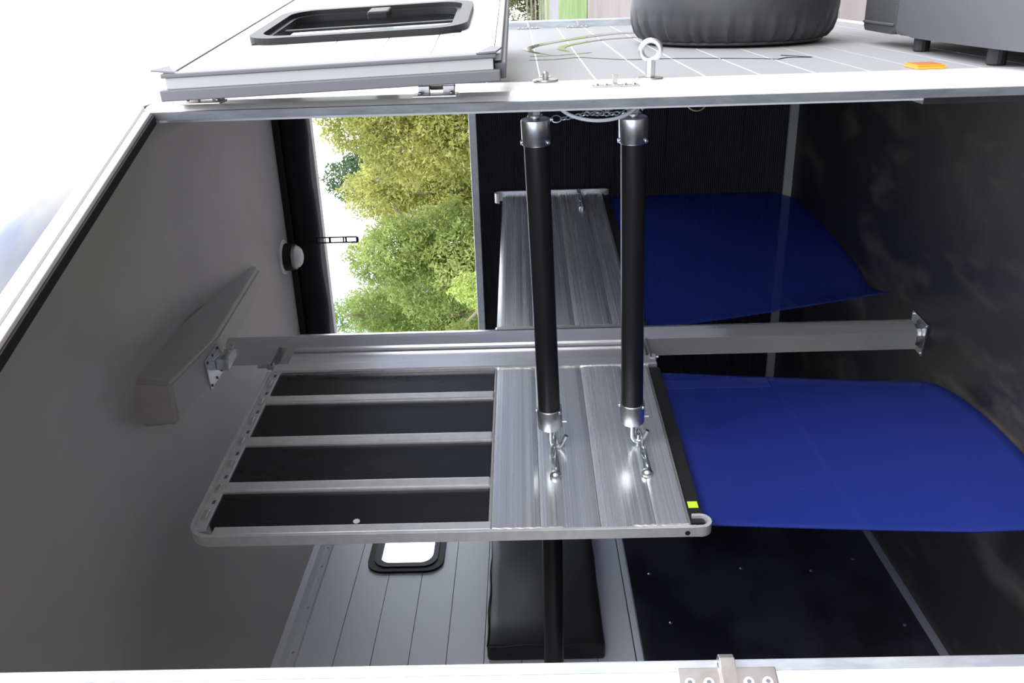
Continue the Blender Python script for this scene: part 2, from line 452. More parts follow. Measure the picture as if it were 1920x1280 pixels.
# rolled black curtain over the far opening
t = thing('rolled_curtain', (-1.1, 3.97, 2.22), 'long black rolled curtain above the opening with trees', 'curtain')
b = new(); path = []
def roll_pt(u, v):
    x = -1.75 + (-0.42 + 1.75) * u; a = 2 * math.pi * v
    rr = 1 + 0.03 * math.sin(40 * u + 3 * math.sin(9 * u)) * math.sin(a * 2)
    return (x, 3.962 + 0.052 * math.cos(a) * rr, 2.292 + 0.004 * math.sin(20 * u) + 0.066 * math.sin(a) * rr)
grid(b, roll_pt, 60, 20); obj('roll', b, 'curtain', t)
b = new(); box(b, (-1.76, 3.905, 2.335), (-0.41, 3.995, 2.366), bev=0.004); obj('track', b, 'frame_black', t)
t2 = thing('perforated_strap', (-1.104, 3.905, 2.03), 'thin black slotted rubber strap hanging from the rolled curtain', 'strap')
b = new()
fr = Fr((-1.104, 3.903, 2.03), (1, 0, 0), (0, 1, 0))
for s_ in (-1, 1): box(b, (s_ * 0.0125 - 0.003, 0, 0.006), (s_ * 0.0125 + 0.003, 0.005, 0.23), fr, 0.0008)
for k, (zz, hh) in enumerate(((0.0, .012), (0.055, .008), (0.068, .006), (0.130, .010), (0.19, .03))):
    box(b, (-0.0125, 0, zz), (0.0125, 0.005, zz + hh), fr, 0.0008)
obj('strap_band', b, 'rubber', t2)

# round lamp
LX, LY = -1.155, 3.82
lz = zc(LX, LY)
t = thing('ceiling_lamp', (LX, LY, lz - 0.08), 'round black ceiling lamp with white lens beside the rolled curtain', 'lamp')
b = new(); lathe(b, (LX, LY, lz), (0, 0, -1), [(0, -0.004), (0.078, -0.004), (0.080, 0.004), (0.074, 0.010), (0, 0.010)], 32); obj('gasket', b, 'lens_white', t)
b = new(); lathe(b, (LX, LY, lz), (0, 0, -1), [(0.060, 0.010), (0.064, 0.012), (0.062, 0.044), (0.056, 0.046), (0, 0.046)], 32); obj('body', b, 'frame_black', t)
b = new(); lathe(b, (LX, LY, lz), (0, 0, -1), [(0.056, 0.046), (0.059, 0.048), (0.057, 0.060), (0.050, 0.062), (0, 0.062)], 32); obj('bezel', b, 'stainless', t)
b = new(); lathe(b, (LX, LY, lz), (0, 0, -1), [(0.052, 0.060), (0.048, 0.072), (0.036, 0.083), (0.018, 0.089), (0, 0.090)], 32); obj('lens', b, 'lens_white', t)

# left wall ------------------------------------------------------------
WY0, WY1, WZ0, WZ1 = 2.525, 3.06, 1.576, 1.852       # its window
b = new()
y0w = LJ2.y
def wall_with_hole(bm, xa, xb, za, zb, bev=0):
    if zb <= WZ0 + .02 or za >= WZ1 - .02: box(bm, (xa, y0w, za), (xb, YF, zb), bev=bev)
    else:
        box(bm, (xa, y0w, za), (xb, WY0 + .03, zb), bev=bev); box(bm, (xa, WY1 - .03, za), (xb, YF, zb), bev=bev)
        if za < WZ0 + .02 - 1e-4: box(bm, (xa, WY0 + .03, za), (xb, WY1 - .03, WZ0 + .02))
        if zb > WZ1 - .02 + 1e-4: box(bm, (xa, WY0 + .03, WZ1 - .02), (xb, WY1 - .03, zb))
wall_with_hole(b, XL - 0.05, XL - 0.012, 0, WZ0 + .02); wall_with_hole(b, XL - 0.05, XL - 0.012, WZ0 + .02, WZ1 - .02); wall_with_hole(b, XL - 0.05, XL - 0.012, WZ1 - .02, 2.06)
WLft = struct('wall_left', b, 'dark_gap', 'grey planked side wall above a black kickboard', 'wall')
seams = [2.03] + [1.883 - PITCH_W * k for k in range(0, 9)]
for za, zb in zip(seams[1:], seams):
    bb = new(); wall_with_hole(bb, XL - 0.013, XL, za + 0.0012, zb - 0.0012, 0.0); obj('plank', bb, 'panel_grey', WLft)
b = new(); box(b, (XL - 0.012, y0w, 0.0), (XL + 0.010, YF - .012, 0.918), bev=0.002); KICK = obj('kickboard', b, 'kick_black', WLft)
b = new(); box(b, (XL - 0.01, y0w, 0.918), (XL + 0.004, YF - .002, 0.938), bev=0.001); obj('ledge_strip', b, 'panel_grey', WLft)
rv = None
for (yy, zz) in ((2.70, 0.86), (2.48, 0.845), (2.23, 0.81), (2.50, 0.52), (2.48, 0.28), (2.54, 0.115), (2.20, 0.07), (2.95, 0.62), (3.10, .42), (3.35, .85), (3.35, .25), (3.7, .52), (3.0, 0.16), (3.92, 0.30), (3.92, 0.08), (1.95, 0.5)):
    if rv is None:
        bb = new(); lathe(bb, (XL + 0.010, yy, zz), (1, 0, 0), [(0.0062, 0), (0.006, 0.0015), (0.0035, 0.0034), (0, 0.004)], 10); rv = obj('rivet', bb, 'stainless', WLft); p0 = (yy, zz)
    else: copy_part(rv, WLft, (0, yy - p0[0], zz - p0[1]))
b = new(); prism(b, [(XL - .002, y0w, 2.000), (XL + 0.012, y0w, 2.002), (XL + 0.018, y0w, 2.012), (XL + 0.014, y0w, 2.024), (XL + 0.030, y0w, 2.040), (XL + .032, y0w, 2.062), (XL - .002, y0w, 2.062)], (0, YF - y0w - .012, 0))
TR = struct('trim_2', b, 'panel_grey', 'stepped grey cove strip between side wall and ceiling', 'trim')
rv2 = None
for yy in (2.12, 2.33, 2.55, 2.66):
    if rv2 is None:
        bb = new(); lathe(bb, (XL + 0.0175, yy, 2.013), (1, 0, 0.2), [(0.005, 0), (0.0045, 0.0015), (0, 0.003)], 10); rv2 = obj('rivet', bb, 'galv', TR); yr0 = yy
    else: copy_part(rv2, TR, (0, yy - yr0, 0))
b = new(); prism(b, [(XL, y0w, 0.0), (XL + 0.024, y0w, 0.0), (XL + 0.020, y0w, 0.008), (XL + 0.012, y0w, 0.020), (XL, y0w, 0.020)], (0, YF - .03 - y0w, 0))
struct('baseboard_left', b, 'seal_grey', 'thin dark floor strip along the kickboard', 'trim')
# grey corner angle
b = new(); box(b, (XL, YF - 0.10, 0.03), (XL + 0.014, YF - 0.001, 0.62), bev=0.002); struct('trim_3', b, 'panel_grey', 'grey upright strip in the far corner behind the post', 'trim')

# window of the left wall
LWF = Fr((XL, WY0, WZ0), (0, 1, 0), (1, 0, 0))
ww, wh = WY1 - WY0, WZ1 - WZ0
o1 = rrect(ww, wh, 0.062); i1 = [(0.022 + a * (ww - .044) / ww, 0.022 + c_ * (wh - .044) / wh) for a, c_ in o1]; i2 = [(0.044 + a * (ww - .088) / ww, 0.040 + c_ * (wh - .08) / wh) for a, c_ in o1]
b = new(); ring_frame(b, LWF, o1, i1, -0.003, 0.010)
WIN = struct('window_1', b, 'rubber', 'small rounded window with black rubber frame in the planked wall', 'window')
b = new(); ring_frame(b, LWF, i1, i2, -0.02, 0.014); obj('inner_frame', b, 'frame_black', WIN)
b = new(); prism(b, [LWF.p(a, -0.03, c_) for a, c_ in i1], (-0.004, 0, 0)); obj('pane', b, 'glass', WIN)
b = new(); box(b, (0.20, 0.008, 0.030), (0.28, 0.024, 0.046), LWF, 0.003); obj('latch', b, 'frame_black', WIN)

# black pad on the left wall
t = thing('wall_pad', (XL + 0.03, 2.6, 1.03), 'black padded vinyl cushion fixed along the grey side wall', 'pad')
b = new(); box(b, (XL + 0.002, 2.08, 1.035), (XL + 0.062, 3.70, 1.400), bev=0.012)
bmesh.ops.subdivide_edges(b, edges=[e for e in b.edges if e.calc_length() > 0.2], cuts=14, use_grid_fill=True)
for v in b.verts:
    v.co.x += 0.004 * math.sin(v.co.y * 9) * math.sin(v.co.z * 17); v.co.z += 0.0022 * math.sin(v.co.y * 31 + 1)
for f in b.faces: f.smooth = True
obj('cushion', b, 'pad_vinyl', t)
b = new(); tube(b, [(XL + 0.060, 2.082 + 0.004 * math.sin(k), 1.04 + 0.357 * k / 12) for k in range(13)], 0.003, 6); obj('piping', b, 'pad_vinyl', t)
b = new(); tube(b, [(XL + 0.060, 2.085 + 1.6 * k / 40, 1.398 + 0.0022 * math.sin((2.085 + 1.6 * k / 40) * 31 + 1)) for k in range(41)], 0.003, 6); obj('piping', b, 'pad_vinyl', t)

# near wall, doorway frame --------------------------------------------
b = new(); box(b, (-1.25, -0.020, -0.12), (-0.10, 0.0, 1.985), OP)
WN = struct('wall_near', b, 'white_paint', 'white outer wall beside the doorway', 'wall')
b = new(); box(b, (XL, LJ2.y - 0.03, -0.12), (LJ2.x - .02, LJ2.y, 2.0)); struct('wall_back', b, 'panel_grey', 'grey end wall behind the doorway jamb', 'wall')
# left jamb
b = new(); box(b, (-0.10, -0.020, -0.12), (-0.012, 0.006, 1.975), OP, 0.004)
LJO = struct('trim_4', b, 'white_paint', 'white upright jamb at the near side of the doorway', 'jamb')
b = new(); box(b, (-0.012, -0.020, -0.12), (0.0, 0.003, HZ), OP, 0.002); obj('edge_strip', b, 'galv', LJO)
# header
b = new(); box(b, (-1.2, -0.020, HZ + 0.015), (OPEN_W + 0.012, 0.010, HZ + 0.042), OP, 0.004)
HD = struct('trim_5', b, 'white_paint', 'white header bar over the doorway', 'header')
b = new(); box(b, (-0.1, -0.020, HZ), (OPEN_W - 0.002, 0.005, HZ + 0.015), OP, 0.002); obj('inner_rail', b, 'white_paint', HD)
b = new(); box(b, (0.0, -0.020, HZ - 0.005), (OPEN_W - 0.004, -0.003, HZ + 0.001), OP, 0.001); obj('seal', b, 'rubber', HD)
# right jamb: rounded corner post
plan = [(XR, 1.935), (XR + 0.004, 1.82), (XR + 0.004, 1.74), (XR + 0.001, 1.70), (RJ.x + 0.001, RJ.y + 0.008), (RJ.x - 0.014, RJ.y + 0.012), (XI + 0.004, 1.75), (XI, 1.935)]
b = new(); prism(b, [(x, y, -0.15) for x, y in plan], (0, 0, 2.12))
for f in b.faces:
    if abs(f.normal.z) < .5: f.smooth = False
RJO = struct('trim_6', b, 'white_paint', 'white rounded corner post at the far side of the doorway', 'jamb')
b = new(); prism(b, [(RJ.x + 0.0015, RJ.y + 0.0105, -0.15), (RJ.x + 0.001, RJ.y, -0.15), (RJ.x - 0.015, RJ.y + 0.0055, -0.15), (RJ.x - 0.013, RJ.y + 0.013, -0.15)], (0, 0, 0.15 + HZ + .01)); obj('edge_strip', b, 'galv', RJO)

# nose wall ------------------------------------------------------------
b = new(); box(b, (XI, 1.93, -0.15), (XR - 0.0012, YF + 0.05, 1.985))
NW = struct('wall_right', b, 'bead_white', 'pale planked nose wall outside with spare wheel and swoosh decal', 'wall')
zs = [1.0905 - PITCH_W * k + PITCH_W * 8 for k in range(0, 19)]
for za, zb in zip(zs[1:], zs):
    za2 = max(za, -0.15)
    if za2 >= zb: continue
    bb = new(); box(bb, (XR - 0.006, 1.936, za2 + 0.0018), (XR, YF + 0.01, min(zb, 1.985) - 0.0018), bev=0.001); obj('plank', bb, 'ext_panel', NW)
b = new(); box(b, (XI - 0.004, 1.78, 0.45), (XI - 0.0002, YF - .002, 1.985)); obj('lining', b, 'panel_grey', NW)
b = new(); box(b, (XI - 0.012, 1.78, 0.0), (XI - 0.0002, YF - .04, 0.45)); obj('lining', b, 'kick_black', NW)
# far corner rail
b = new(); box(b, (XI, YF + 0.010, -0.15), (XR + 0.030, YF + 0.075, 1.985), bev=0.004)
CR = struct('trim_7', b, 'galv', 'pale metal corner rail at the far edge of the nose wall', 'trim')

# decal ----------------------------------------------------------------
def decal(name, outer, inner, m):
    bb = new(); n = len(outer)
    def sm_(pts, k=5):
        res = []
        for i in range(len(pts) - 1):
            p0_, p1_, p2_, p3_ = pts[max(i - 1, 0)], pts[i], pts[i + 1], pts[min(i + 2, len(pts) - 1)]
            for j in range(k):
                t_ = j / k
                res.append(tuple(0.5 * (2 * p1_[q] + (p2_[q] - p0_[q]) * t_ + (2 * p0_[q] - 5 * p1_[q] + 4 * p2_[q] - p3_[q]) * t_ ** 2 + (3 * p1_[q] - p0_[q] - 3 * p2_[q] + p3_[q]) * t_ ** 3) for q in (0, 1)))
        res.append(pts[-1]); return res
    A, B = sm_(outer), sm_(inner)
    va = [bb.verts.new((XR + 0.0012, y, z)) for y, z in A]; vb = [bb.verts.new((XR + 0.0012, y, z)) for y, z in B]
    for i in range(len(A) - 1):
        try: bb.faces.new((va[i], va[i + 1], vb[i + 1], vb[i]))
        except Exception: pass
    bmesh.ops.recalc_face_normals(bb, faces=bb.faces)
    return obj(name, bb, m, NW)
decal('decal_swoosh', [(3.5, 0.79), (3.56, 0.879), (3.44, 0.985), (3.243, 1.096), (3.08, 1.179), (2.954, 1.222), (2.857, 1.243), (2.77, 1.234), (2.68, 1.205), (2.60, 1.164), (2.56, 1.13)],
      [(3.45, 0.79), (3.454, 0.880), (3.333, 0.985), (3.165, 1.092), (3.011, 1.169), (2.915, 1.203), (2.832, 1.217), (2.74, 1.209), (2.677, 1.190), (2.596, 1.160), (2.556, 1.13)], 'chrome_film')
decal('decal_swoosh', [(3.29, 0.84), (3.245, 0.916), (3.165, 0.997), (3.030, 1.075), (2.946, 1.114), (2.855, 1.137), (2.779, 1.132), (2.705, 1.108)],
      [(3.225, 0.84), (3.190, 0.914), (3.115, 0.993), (2.985, 1.066), (2.922, 1.094), (2.847, 1.111), (2.774, 1.114), (2.700, 1.104)], 'chrome_film')
def line_decal(pts, wd, m):
    decal('decal_line', [(y + wd / 2, z) for y, z in pts], [(y - wd / 2, z) for y, z in pts], m)
line_decal([(2.571, 1.224), (2.582, 1.153), (2.609, 1.094), (2.643, 1.044)], 0.012, 'chrome_film')
line_decal([(2.453, 1.230), (2.453, 1.158), (2.490, 1.092), (2.450, 1.05), (2.389, 0.985), (2.374, 0.943), (2.368, 0.842), (2.310, 0.678), (2.265, 0.608)], 0.012, 'black_film')
line_decal([(2.265, 0.608), (2.300, 0.575), (2.296, 0.545), (2.290, 0.517)], 0.012, 'black_film')
line_decal([(2.290, 0.517), (2.345, 0.552), (2.369, 0.574)], 0.016, 'black_film')

# ------------------------------------------------------------------ door leaf folded back along the nose wall
da = math.radians(6.0)
DF = Fr((-0.078, 1.74, 0), (math.sin(da), math.cos(da), 0), (math.cos(da), -math.sin(da), 0), (-0.03, 0, 1))   # u along the leaf, v towards the viewer
S0, S1, Z0, Z1 = -0.118, 1.00, 1.300, 1.892
b = new()
wz = rrect(0.42, 0.470, 0.070, 8); wo = [(0.160 + a, 1.362 + c_) for a, c_ in wz]
# backing panel in four pieces around the window
for (ua, ub, za, zb) in ((S0, .172, Z0, Z1), (.568, S1, Z0, Z1), (.172, .568, Z0, 1.374), (.172, .568, 1.820, Z1)):
    box(b, (ua, -0.036, za), (ub, -0.006, zb), DF)
DOOR = struct('door_1', b, 'dark_gap', 'white upper door leaf with a sliding window folded back on the nose wall', 'door')
dz = [Z0, 1.418, 1.523, 1.632, 1.738, 1.845, Z1]
for za, zb in zip(dz, dz[1:]):
    bb = new()
    def pc(ua, ub, a_, c_):
        if c_ - a_ > 0.002: box(bb, (ua, -0.007, a_), (ub, 0.0, c_), DF)
    a_, c_ = za + 0.0009, zb - 0.0009
    if c_ < 1.374 or a_ > 1.820: pc(S0, S1, a_, c_)
    else:
        pc(S0, .172, a_, c_); pc(.568, S1, a_, c_)
        pc(.172, .568, a_, min(c_, 1.374)); pc(.172, .568, max(a_, 1.820), c_)
    obj('plank', bb, 'white_paint', DOOR)
# edge profiles
b = new(); box(b, (S0 - 0.012, 0.000, Z0 - 0.006), (S0 + 0.012, 0.008, Z1 + 0.008), DF, 0.002); obj('edge_seal', b, 'seal_grey', DOOR)
b = new(); box(b, (S0 - 0.009, -0.020, Z0), (S0, 0.000, Z1), DF, 0.001); obj('edge_strip', b, 'seal_pale', DOOR)
b = new(); box(b, (S0 - 0.016, -0.040, Z0 - 0.012), (S0 + 0.006, -0.020, Z1 + 0.014), DF, 0.002); obj('edge_seal', b, 'seal_grey', DOOR)
b = new(); box(b, (S0 + .006, -0.008, Z0 - 0.014), (S1, 0.004, Z0 - 0.001), DF, 0.002); obj('bottom_seal', b, 'seal_pale', DOOR)
b = new(); box(b, (S0 + .006, -0.040, Z0 - 0.022), (S1, -0.012, Z0 - 0.001), DF, 0.002); obj('bottom_seal', b, 'seal_grey', DOOR)
b = new(); box(b, (S0 + .006, -0.040, Z1 + 0.001), (S1, 0.002, Z1 + 0.007), DF, 0.001); obj('top_strip', b, 'seal_grey', DOOR)
# torn seal ends at the corners
b = new(); prism(b, [DF.p(S0 - 0.012, 0.008, Z0 + 0.03), DF.p(S0 + 0.03, 0.012, Z0 + .004), DF.p(S0 + 0.012, 0.012, Z0 - 0.016), DF.p(S0 - 0.014, 0.010, Z0 - 0.006)], DF.v * 0.003); obj('seal_end', b, 'seal_grey', DOOR)
b = new(); prism(b, [DF.p(S0 - 0.012, 0.008, Z1 - 0.02), DF.p(S0 + 0.03, 0.012, Z1 + .004), DF.p(S0 - 0.004, 0.012, Z1 + 0.026)], DF.v * 0.003); obj('seal_end', b, 'seal_grey', DOOR)
# window in the leaf
wi = [(0.160 + 0.026 + a * (.42 - .052) / .42, 1.362 + .026 + c_ * (.470 - .052) / .470) for a, c_ in wz]
wi2 = [(0.160 + 0.038 + a * (.42 - .076) / .42, 1.362 + .038 + c_ * (.470 - .076) / .470) for a, c_ in wz]
b = new(); ring_frame(b, DF, wo, wi, -0.004, 0.014); WFm = obj('window_frame', b, 'frame_black', DOOR)
b = new(); ring_frame(b, DF, wi, wi2, -0.012, 0.004); obj('inner_frame', b, 'frame_black', WFm)
b = new(); prism(b, [DF.p(a, -0.011, c_) for a, c_ in wi], DF.v * 0.004); obj('pane', b, 'glass', WFm)
b = new(); box(b, (0.355, -0.007, 1.40), (0.367, -0.001, 1.79), DF, 0.002); obj('meeting_rail', b, 'frame_black', WFm)
b = new(); box(b, (0.43, 0.0, 1.560), (0.50, 0.018, 1.610), DF, 0.004); obj('catch', b, 'frame_black', WFm)
# hinges
for (zc_, nm) in ((1.862, 0), (1.414, 1)):
    HF = Fr((XR + 0.004, 1.708, zc_), (0, 1, 0), (1, 0, 0))
    bb = new(); box(bb, (-0.034, 0.0, -0.042), (0.012, 0.0045, 0.042), HF, 0.0012); H = obj('hinge', bb, 'stainless', DOOR)
    for s_ in (-1, 1):
        b = new(); cyl(b, HF.p(0.022, 0.018, s_ * 0.024 - 0.011), HF.p(0.022, 0.018, s_ * 0.024 + 0.011), 0.0105, 18); box(b, (0.008, 0.003, s_ * 0.024 - 0.011), (0.020, 0.017, s_ * 0.024 + 0.011), HF, .001); obj('knuckle', b, 'stainless', H)
    b = new(); cyl(b, HF.p(0.022, 0.018, -0.0125), HF.p(0.022, 0.018, 0.0125), 0.0100, 18); cyl(b, HF.p(0.022, 0.018, -0.036), HF.p(0.022, 0.018, 0.036), 0.0045, 12); obj('pin', b, 'stainless', H)
    b = new(); box(b, (-0.02, 0.026, -0.024), (0.030, 0.034, 0.024), HF, 0.001); obj('door_plate', b, 'seal_grey', H)
    for s_ in (-1, 1):
        b = new(); lathe(b, HF.p(-0.006, 0.0045, s_ * 0.030), (1, 0, 0), [(0.0048, 0), (0.0045, 0.002), (0.002, 0.0035), (0, 0.0035)], 10); obj('screw', b, 'stainless', H)

# ------------------------------------------------------------------ ironmongery outside
def bolt_plate(zz, yy):
    return Fr((XR + 0.004, yy, zz), (0, 1, 0), (1, 0, 0))
# eye bolt
f_ = Fr((XR + 0.001, 1.905, 0.978), (0, 1, 0), (1, 0, 0))
t = thing('eye_bolt', f_.o, 'large galvanised eye bolt sticking out of the nose wall below the spare wheel side', 'eye bolt')
t['label'] = 'large galvanised eye bolt with a round ring on the white post'
b = new(); lathe(b, f_.o, (1, 0, 0), [(0, 0), (0.0265, 0), (0.0275, 0.0015), (0.0265, 0.004), (0, 0.004)], 28); obj('washer', b, 'stainless', t)
b = new(); cyl(b, f_.p(0, 0.004, 0), f_.p(0, 0.040, 0), 0.0105, 8); obj('shank', b, 'galv_eye', t)
b = new(); tube(b, [f_.p(0.004 * math.sin(k * math.pi / 14), 0.058 + 0.0195 * math.cos(k * math.pi / 14), 0.0195 * math.sin(k * math.pi / 14)) for k in range(28)], 0.0058, 12, closed=True); obj('eye', b, 'galv_eye', t)
# plain bolt
f_ = Fr((XR + 0.002, 1.915, 1.199), (0, 1, 0), (1, 0, 0))
t = thing('bolt', f_.o, 'short bolt end with a round washer on the white post below the open door leaf', 'bolt')
b = new(); lathe(b, f_.o, (1, 0, 0), [(0, 0), (0.0265, 0), (0.0275, 0.0015), (0.0265, 0.004), (0, 0.004)], 28); obj('washer', b, 'stainless', t)
b = new(); lathe(b, f_.p(0, 0.004, 0), (1, 0, 0), [(0.0065, 0), (0.0065, 0.013), (0.004, 0.016), (0, 0.017)], 12); obj('stud', b, 'stainless', t)
b = new(); cyl(b, f_.p(0, 0.009, -0.012), f_.p(0, 0.009, 0.012), 0.0022, 8); obj('pin', b, 'stainless', t)

def catch(fr, label, L=0.094, wdt=0.022, hook=0.022, kind='hook', group=None):
    """plate along w, width along u, standing off along v"""
    t = thing('door_catch', fr.o, label, 'catch', group)
    b = new(); box(b, (-wdt / 2, 0, -L / 2), (wdt / 2, 0.0035, L / 2), fr, 0.0012); obj('plate', b, 'stainless', t)
    for zz in (-0.39, -0.20, 0.20, 0.39):
        b = new(); lathe(b, fr.p(0, 0.0035, zz * L), fr.v, [(0.0047, 0), (0.0045, 0.0018), (0.0028, 0.0032), (0.0018, 0.0022), (0, 0.0022)], 14); r_ = obj('rivet', b, 'lens_white' if kind == 'loop' else 'stainless', t)
        b = new(); lathe(b, fr.p(0, 0.0036, zz * L), fr.v, [(0.0020, 0), (0.0020, 0.0024), (0, 0.0024)], 10); obj('rivet_core', b, 'seal_grey', r_)
    b = new()
    if kind == 'hook':
        tubepts = [(0.000, 0.0035), (0.000, hook * 0.8), (0.002, hook), (0.005, hook * 1.02)]
        prism(b, [fr.p(-0.010, 0.003, -0.005), fr.p(-0.010, 0.006, -0.005), fr.p(-0.002, 0.007, -0.005), fr.p(0.001, hook, -0.005), fr.p(0.005, hook + 0.001, -0.005), fr.p(0.004, 0.003, -0.005)], fr.w * 0.010, 0.0008)
    else:
        prism(b, [fr.p(a_, c_, -0.008) for a_, c_ in ((-0.02, 0.003), (-0.02, 0.007), (0.010, 0.008), (0.020, 0.010), (0.026, 0.006), (0.026, -0.006), (0.022, -0.006), (0.021, 0.003), (0.012, 0.004))], fr.w * 0.014, 0.0008)
    obj('strike', b, 'stainless', t)
    return t
catch(Fr((XR + 0.004, 1.765, 1.066), (0, 1, 0), (1, 0, 0)), 'small riveted stainless catch between the bolt and the eye bolt')
catch(Fr(OP.p(-0.026, 0.006, 1.080), OD, ON), 'riveted stainless catch with a loop on the near white jamb', L=0.088, wdt=0.030, kind='loop')
catch(Fr((XR + 0.001, YF - 0.035, 1.216), (0, 1, 0), (1, 0, 0)), 'far upper small catch by the corner rail above the swoosh', L=0.10, hook=0.03)
catch(Fr((XR + 0.001, YF - 0.035, 1.000), (0, 1, 0), (1, 0, 0)), 'far lower small catch by the corner rail next to the spare wheel', L=0.10, hook=0.03)

# orange reflector
f_ = Fr((XR + 0.0005, 1.945, 0.385), (0, 1, 0), (1, 0, 0))
t = thing('side_reflector', f_.o, 'orange rectangular reflector on the nose wall beside the black locker', 'reflector')
b = new(); box(b, (-0.012, 0, -0.042), (0.058, 0.006, 0.020), f_, 0.001); obj('base', b, 'orange', t)
b = new(); box(b, (-0.010, 0.006, -0.040), (0.056, 0.009, 0.018), f_, 0.0012); obj('lens', b, 'orange', t)

# spare wheel in its cover
WC = Vector((XR + 0.005, 2.90, 0.585)); R_ = 0.318
t = thing('spare_wheel', (XR + 0.1, WC.y, WC.z - R_), 'spare wheel in a wrinkled black vinyl cover on the nose wall', 'wheel')
b = new()
prof = [(0.10, 0.010), (0.22, 0.008), (0.262, 0.006), (0.285, 0.014), (0.302, 0.034), (0.313, 0.062), (0.318, 0.10), (0.318, 0.15), (0.312, 0.180), (0.295, 0.200), (0.26, 0.208), (0.15, 0.205), (0, 0.204)]
def wheel_pt(u, v):
    a = 2 * math.pi * u; s_ = v * (len(prof) - 1); i = min(int(s_), len(prof) - 2); f2 = s_ - i
    r = prof[i][0] * (1 - f2) + prof[i + 1][0] * f2; h = prof[i][1] * (1 - f2) + prof[i + 1][1] * f2
    wr = max(0, 1 - abs(h - 0.02) / 0.075)
    amp = wr * (0.0050 * math.sin(a * 37 + 2 * math.sin(a * 5)) + 0.003 * math.sin(a * 61 + 1))
    if r > 0.2: r += amp + 0.0012 * math.sin(a * 9 + h * 30)
    return (WC.x + h, WC.y + r * math.cos(a), WC.z + r * math.sin(a))
grid(b, wheel_pt, 220, 36); obj('cover', b, 'vinyl', t)
b = new(); lathe(b, WC, (1, 0, 0), [(0, -0.004), (0.05, -0.004), (0.05, 0.02), (0, 0.02)], 20); obj('mounting_hub', b, 'galv', t)
b = new(); tube(b, [WC + Vector((0.008, 0.272 * math.cos(k * math.pi / 40), 0.272 * math.sin(k * math.pi / 40))) for k in range(80)], 0.006, 8, closed=True); obj('hem', b, 'vinyl', t)

# black locker below the wheel
t = thing('storage_locker', (0.15, 2.1, GZ), 'black plastic storage locker standing against the foot of the nose wall', 'locker')
def lk(y):  # gap between locker back and wall
    return -0.1715 + 0.010 * ((y - 2.35) / 0.5) ** 2 * 0.4
def locker(za, zb, y0, y1, x1, ins=0.0, bev=0.012):
    ysx = [y0 + (y1 - y0) * k / 10 for k in range(11)]
    return [(lk(y) + ins, y, za) for y in ysx] + [(x1, y1, za), (x1, y0, za)], zb - za
p_, h_ = locker(-0.30, 0.150, 1.30, 2.66, 0.42, 0.012); b = new(); prism(b, p_, (0, 0, h_), 0.008); obj('body', b, 'locker_plastic', t)
p_, h_ = locker(0.152, 0.252, 1.28, 2.46, 0.44); b = new(); prism(b, p_, (0, 0, h_), 0.014); LID = obj('lid', b, 'locker_plastic', t)
p_, h_ = locker(0.152, 0.248, 2.462, 2.70, 0.44); b = new(); prism(b, p_, (0, 0, h_), 0.012); LB = obj('grained_end', b, 'locker_grain', t)
b = new(); box(b, (-0.150, 2.47, 0.247), (-0.143, 2.69, 0.252), bev=0.002); obj('ridge', b, 'locker_plastic', LB)
for yy in (2.36, 1.98):
    b = new(); cyl(b, (XR + 0.001, yy, 0.215), (-0.168, yy, 0.215), 0.020, 16); obj('bumper', b, 'rubber', t)
for yy in (1.45, 2.5):
    for xx in (-0.08, 0.34):
        b = new(); box(b, (xx - 0.03, yy - 0.03, GZ), (xx + 0.03, yy + 0.03, -0.298), bev=0.004); obj('foot', b, 'galv', t)

# ------------------------------------------------------------------ post
PA = Vector((-1.165, 1.657, 0)); PBv = Vector((-0.943, 4.045, 0))
PU = (PBv - PA).normalized(); PN = Vector((PU.y, -PU.x, 0))
PF = Fr(PA, PU, PN)                    # partition frame: u along, v towards the doorway
PC = PF.p(0.912, -0.004, 0)
t = thing('support_post', (PC.x, PC.y, 0), 'tall aluminium post from floor to ceiling beam in the middle', 'post')
fp = Fr((PC.x, PC.y, 0), PU, PN)
b = new()
prof_ = [(-0.050, -0.030), (-0.050, 0.030)] + [(0.0 + 0.044 * math.sin(a) , 0.0 + 0.046 * math.cos(a)) for a in [math.radians(k) for k in range(-20, 201, 20)]]
prism(b, [fp.p(a, c_, 0.030) for a, c_ in prof_], (0, 0, 2.185))
obj('tube', b, 'alu_post', t)
b = new(); box(b, (-0.055, -0.055, 0.0), (0.055, 0.055, 0.007), fp, 0.001); BP = obj('base_plate', b, 'zinc', t)
for s_ in (-1, 1):
    for q in (-1, 1):
        b = new(); lathe(b, fp.p(s_ * 0.047, q * 0.047, 0.007), (0, 0, 1), [(0.006, 0), (0.0055, 0.003), (0, 0.004)], 10); obj('screw', b, 'zinc', BP)
b = new(); cyl(b, fp.p(0, 0, 0.007), fp.p(0, 0, 0.034), 0.036, 20); obj('socket', b, 'zinc', t)
b = new(); box(b, (-0.165, -0.050, 2.2345), (-0.045, 0.050, 2.2395), fp, 0.001); TP = obj('top_plate', b, 'zinc', t)
for s_ in (-0.153, -0.105, -0.057):
    for q in (-1, 1):
        b = new(); lathe(b, fp.p(s_, q * 0.040, 2.2345), (0, 0, -1), [(0.005, 0), (0.0045, 0.003), (0, 0.004)], 10); obj('screw', b, 'seal_grey', TP)
b = new(); box(b, (-0.095, -0.020, 2.195), (-0.04, 0.022, 2.235), fp, 0.003); cyl(b, fp.p(-0.03, 0.0, 2.20), fp.p(0.02, 0, 2.20), 0.008); obj('clevis', b, 'zinc', t)
b = new(); tube(b, [fp.p(-0.135, 0.035, 2.226), fp.p(-0.09, 0.032, 2.218), fp.p(-0.04, 0.03, 2.212)], 0.003, 8); obj('lock_pin', b, 'zinc', t)
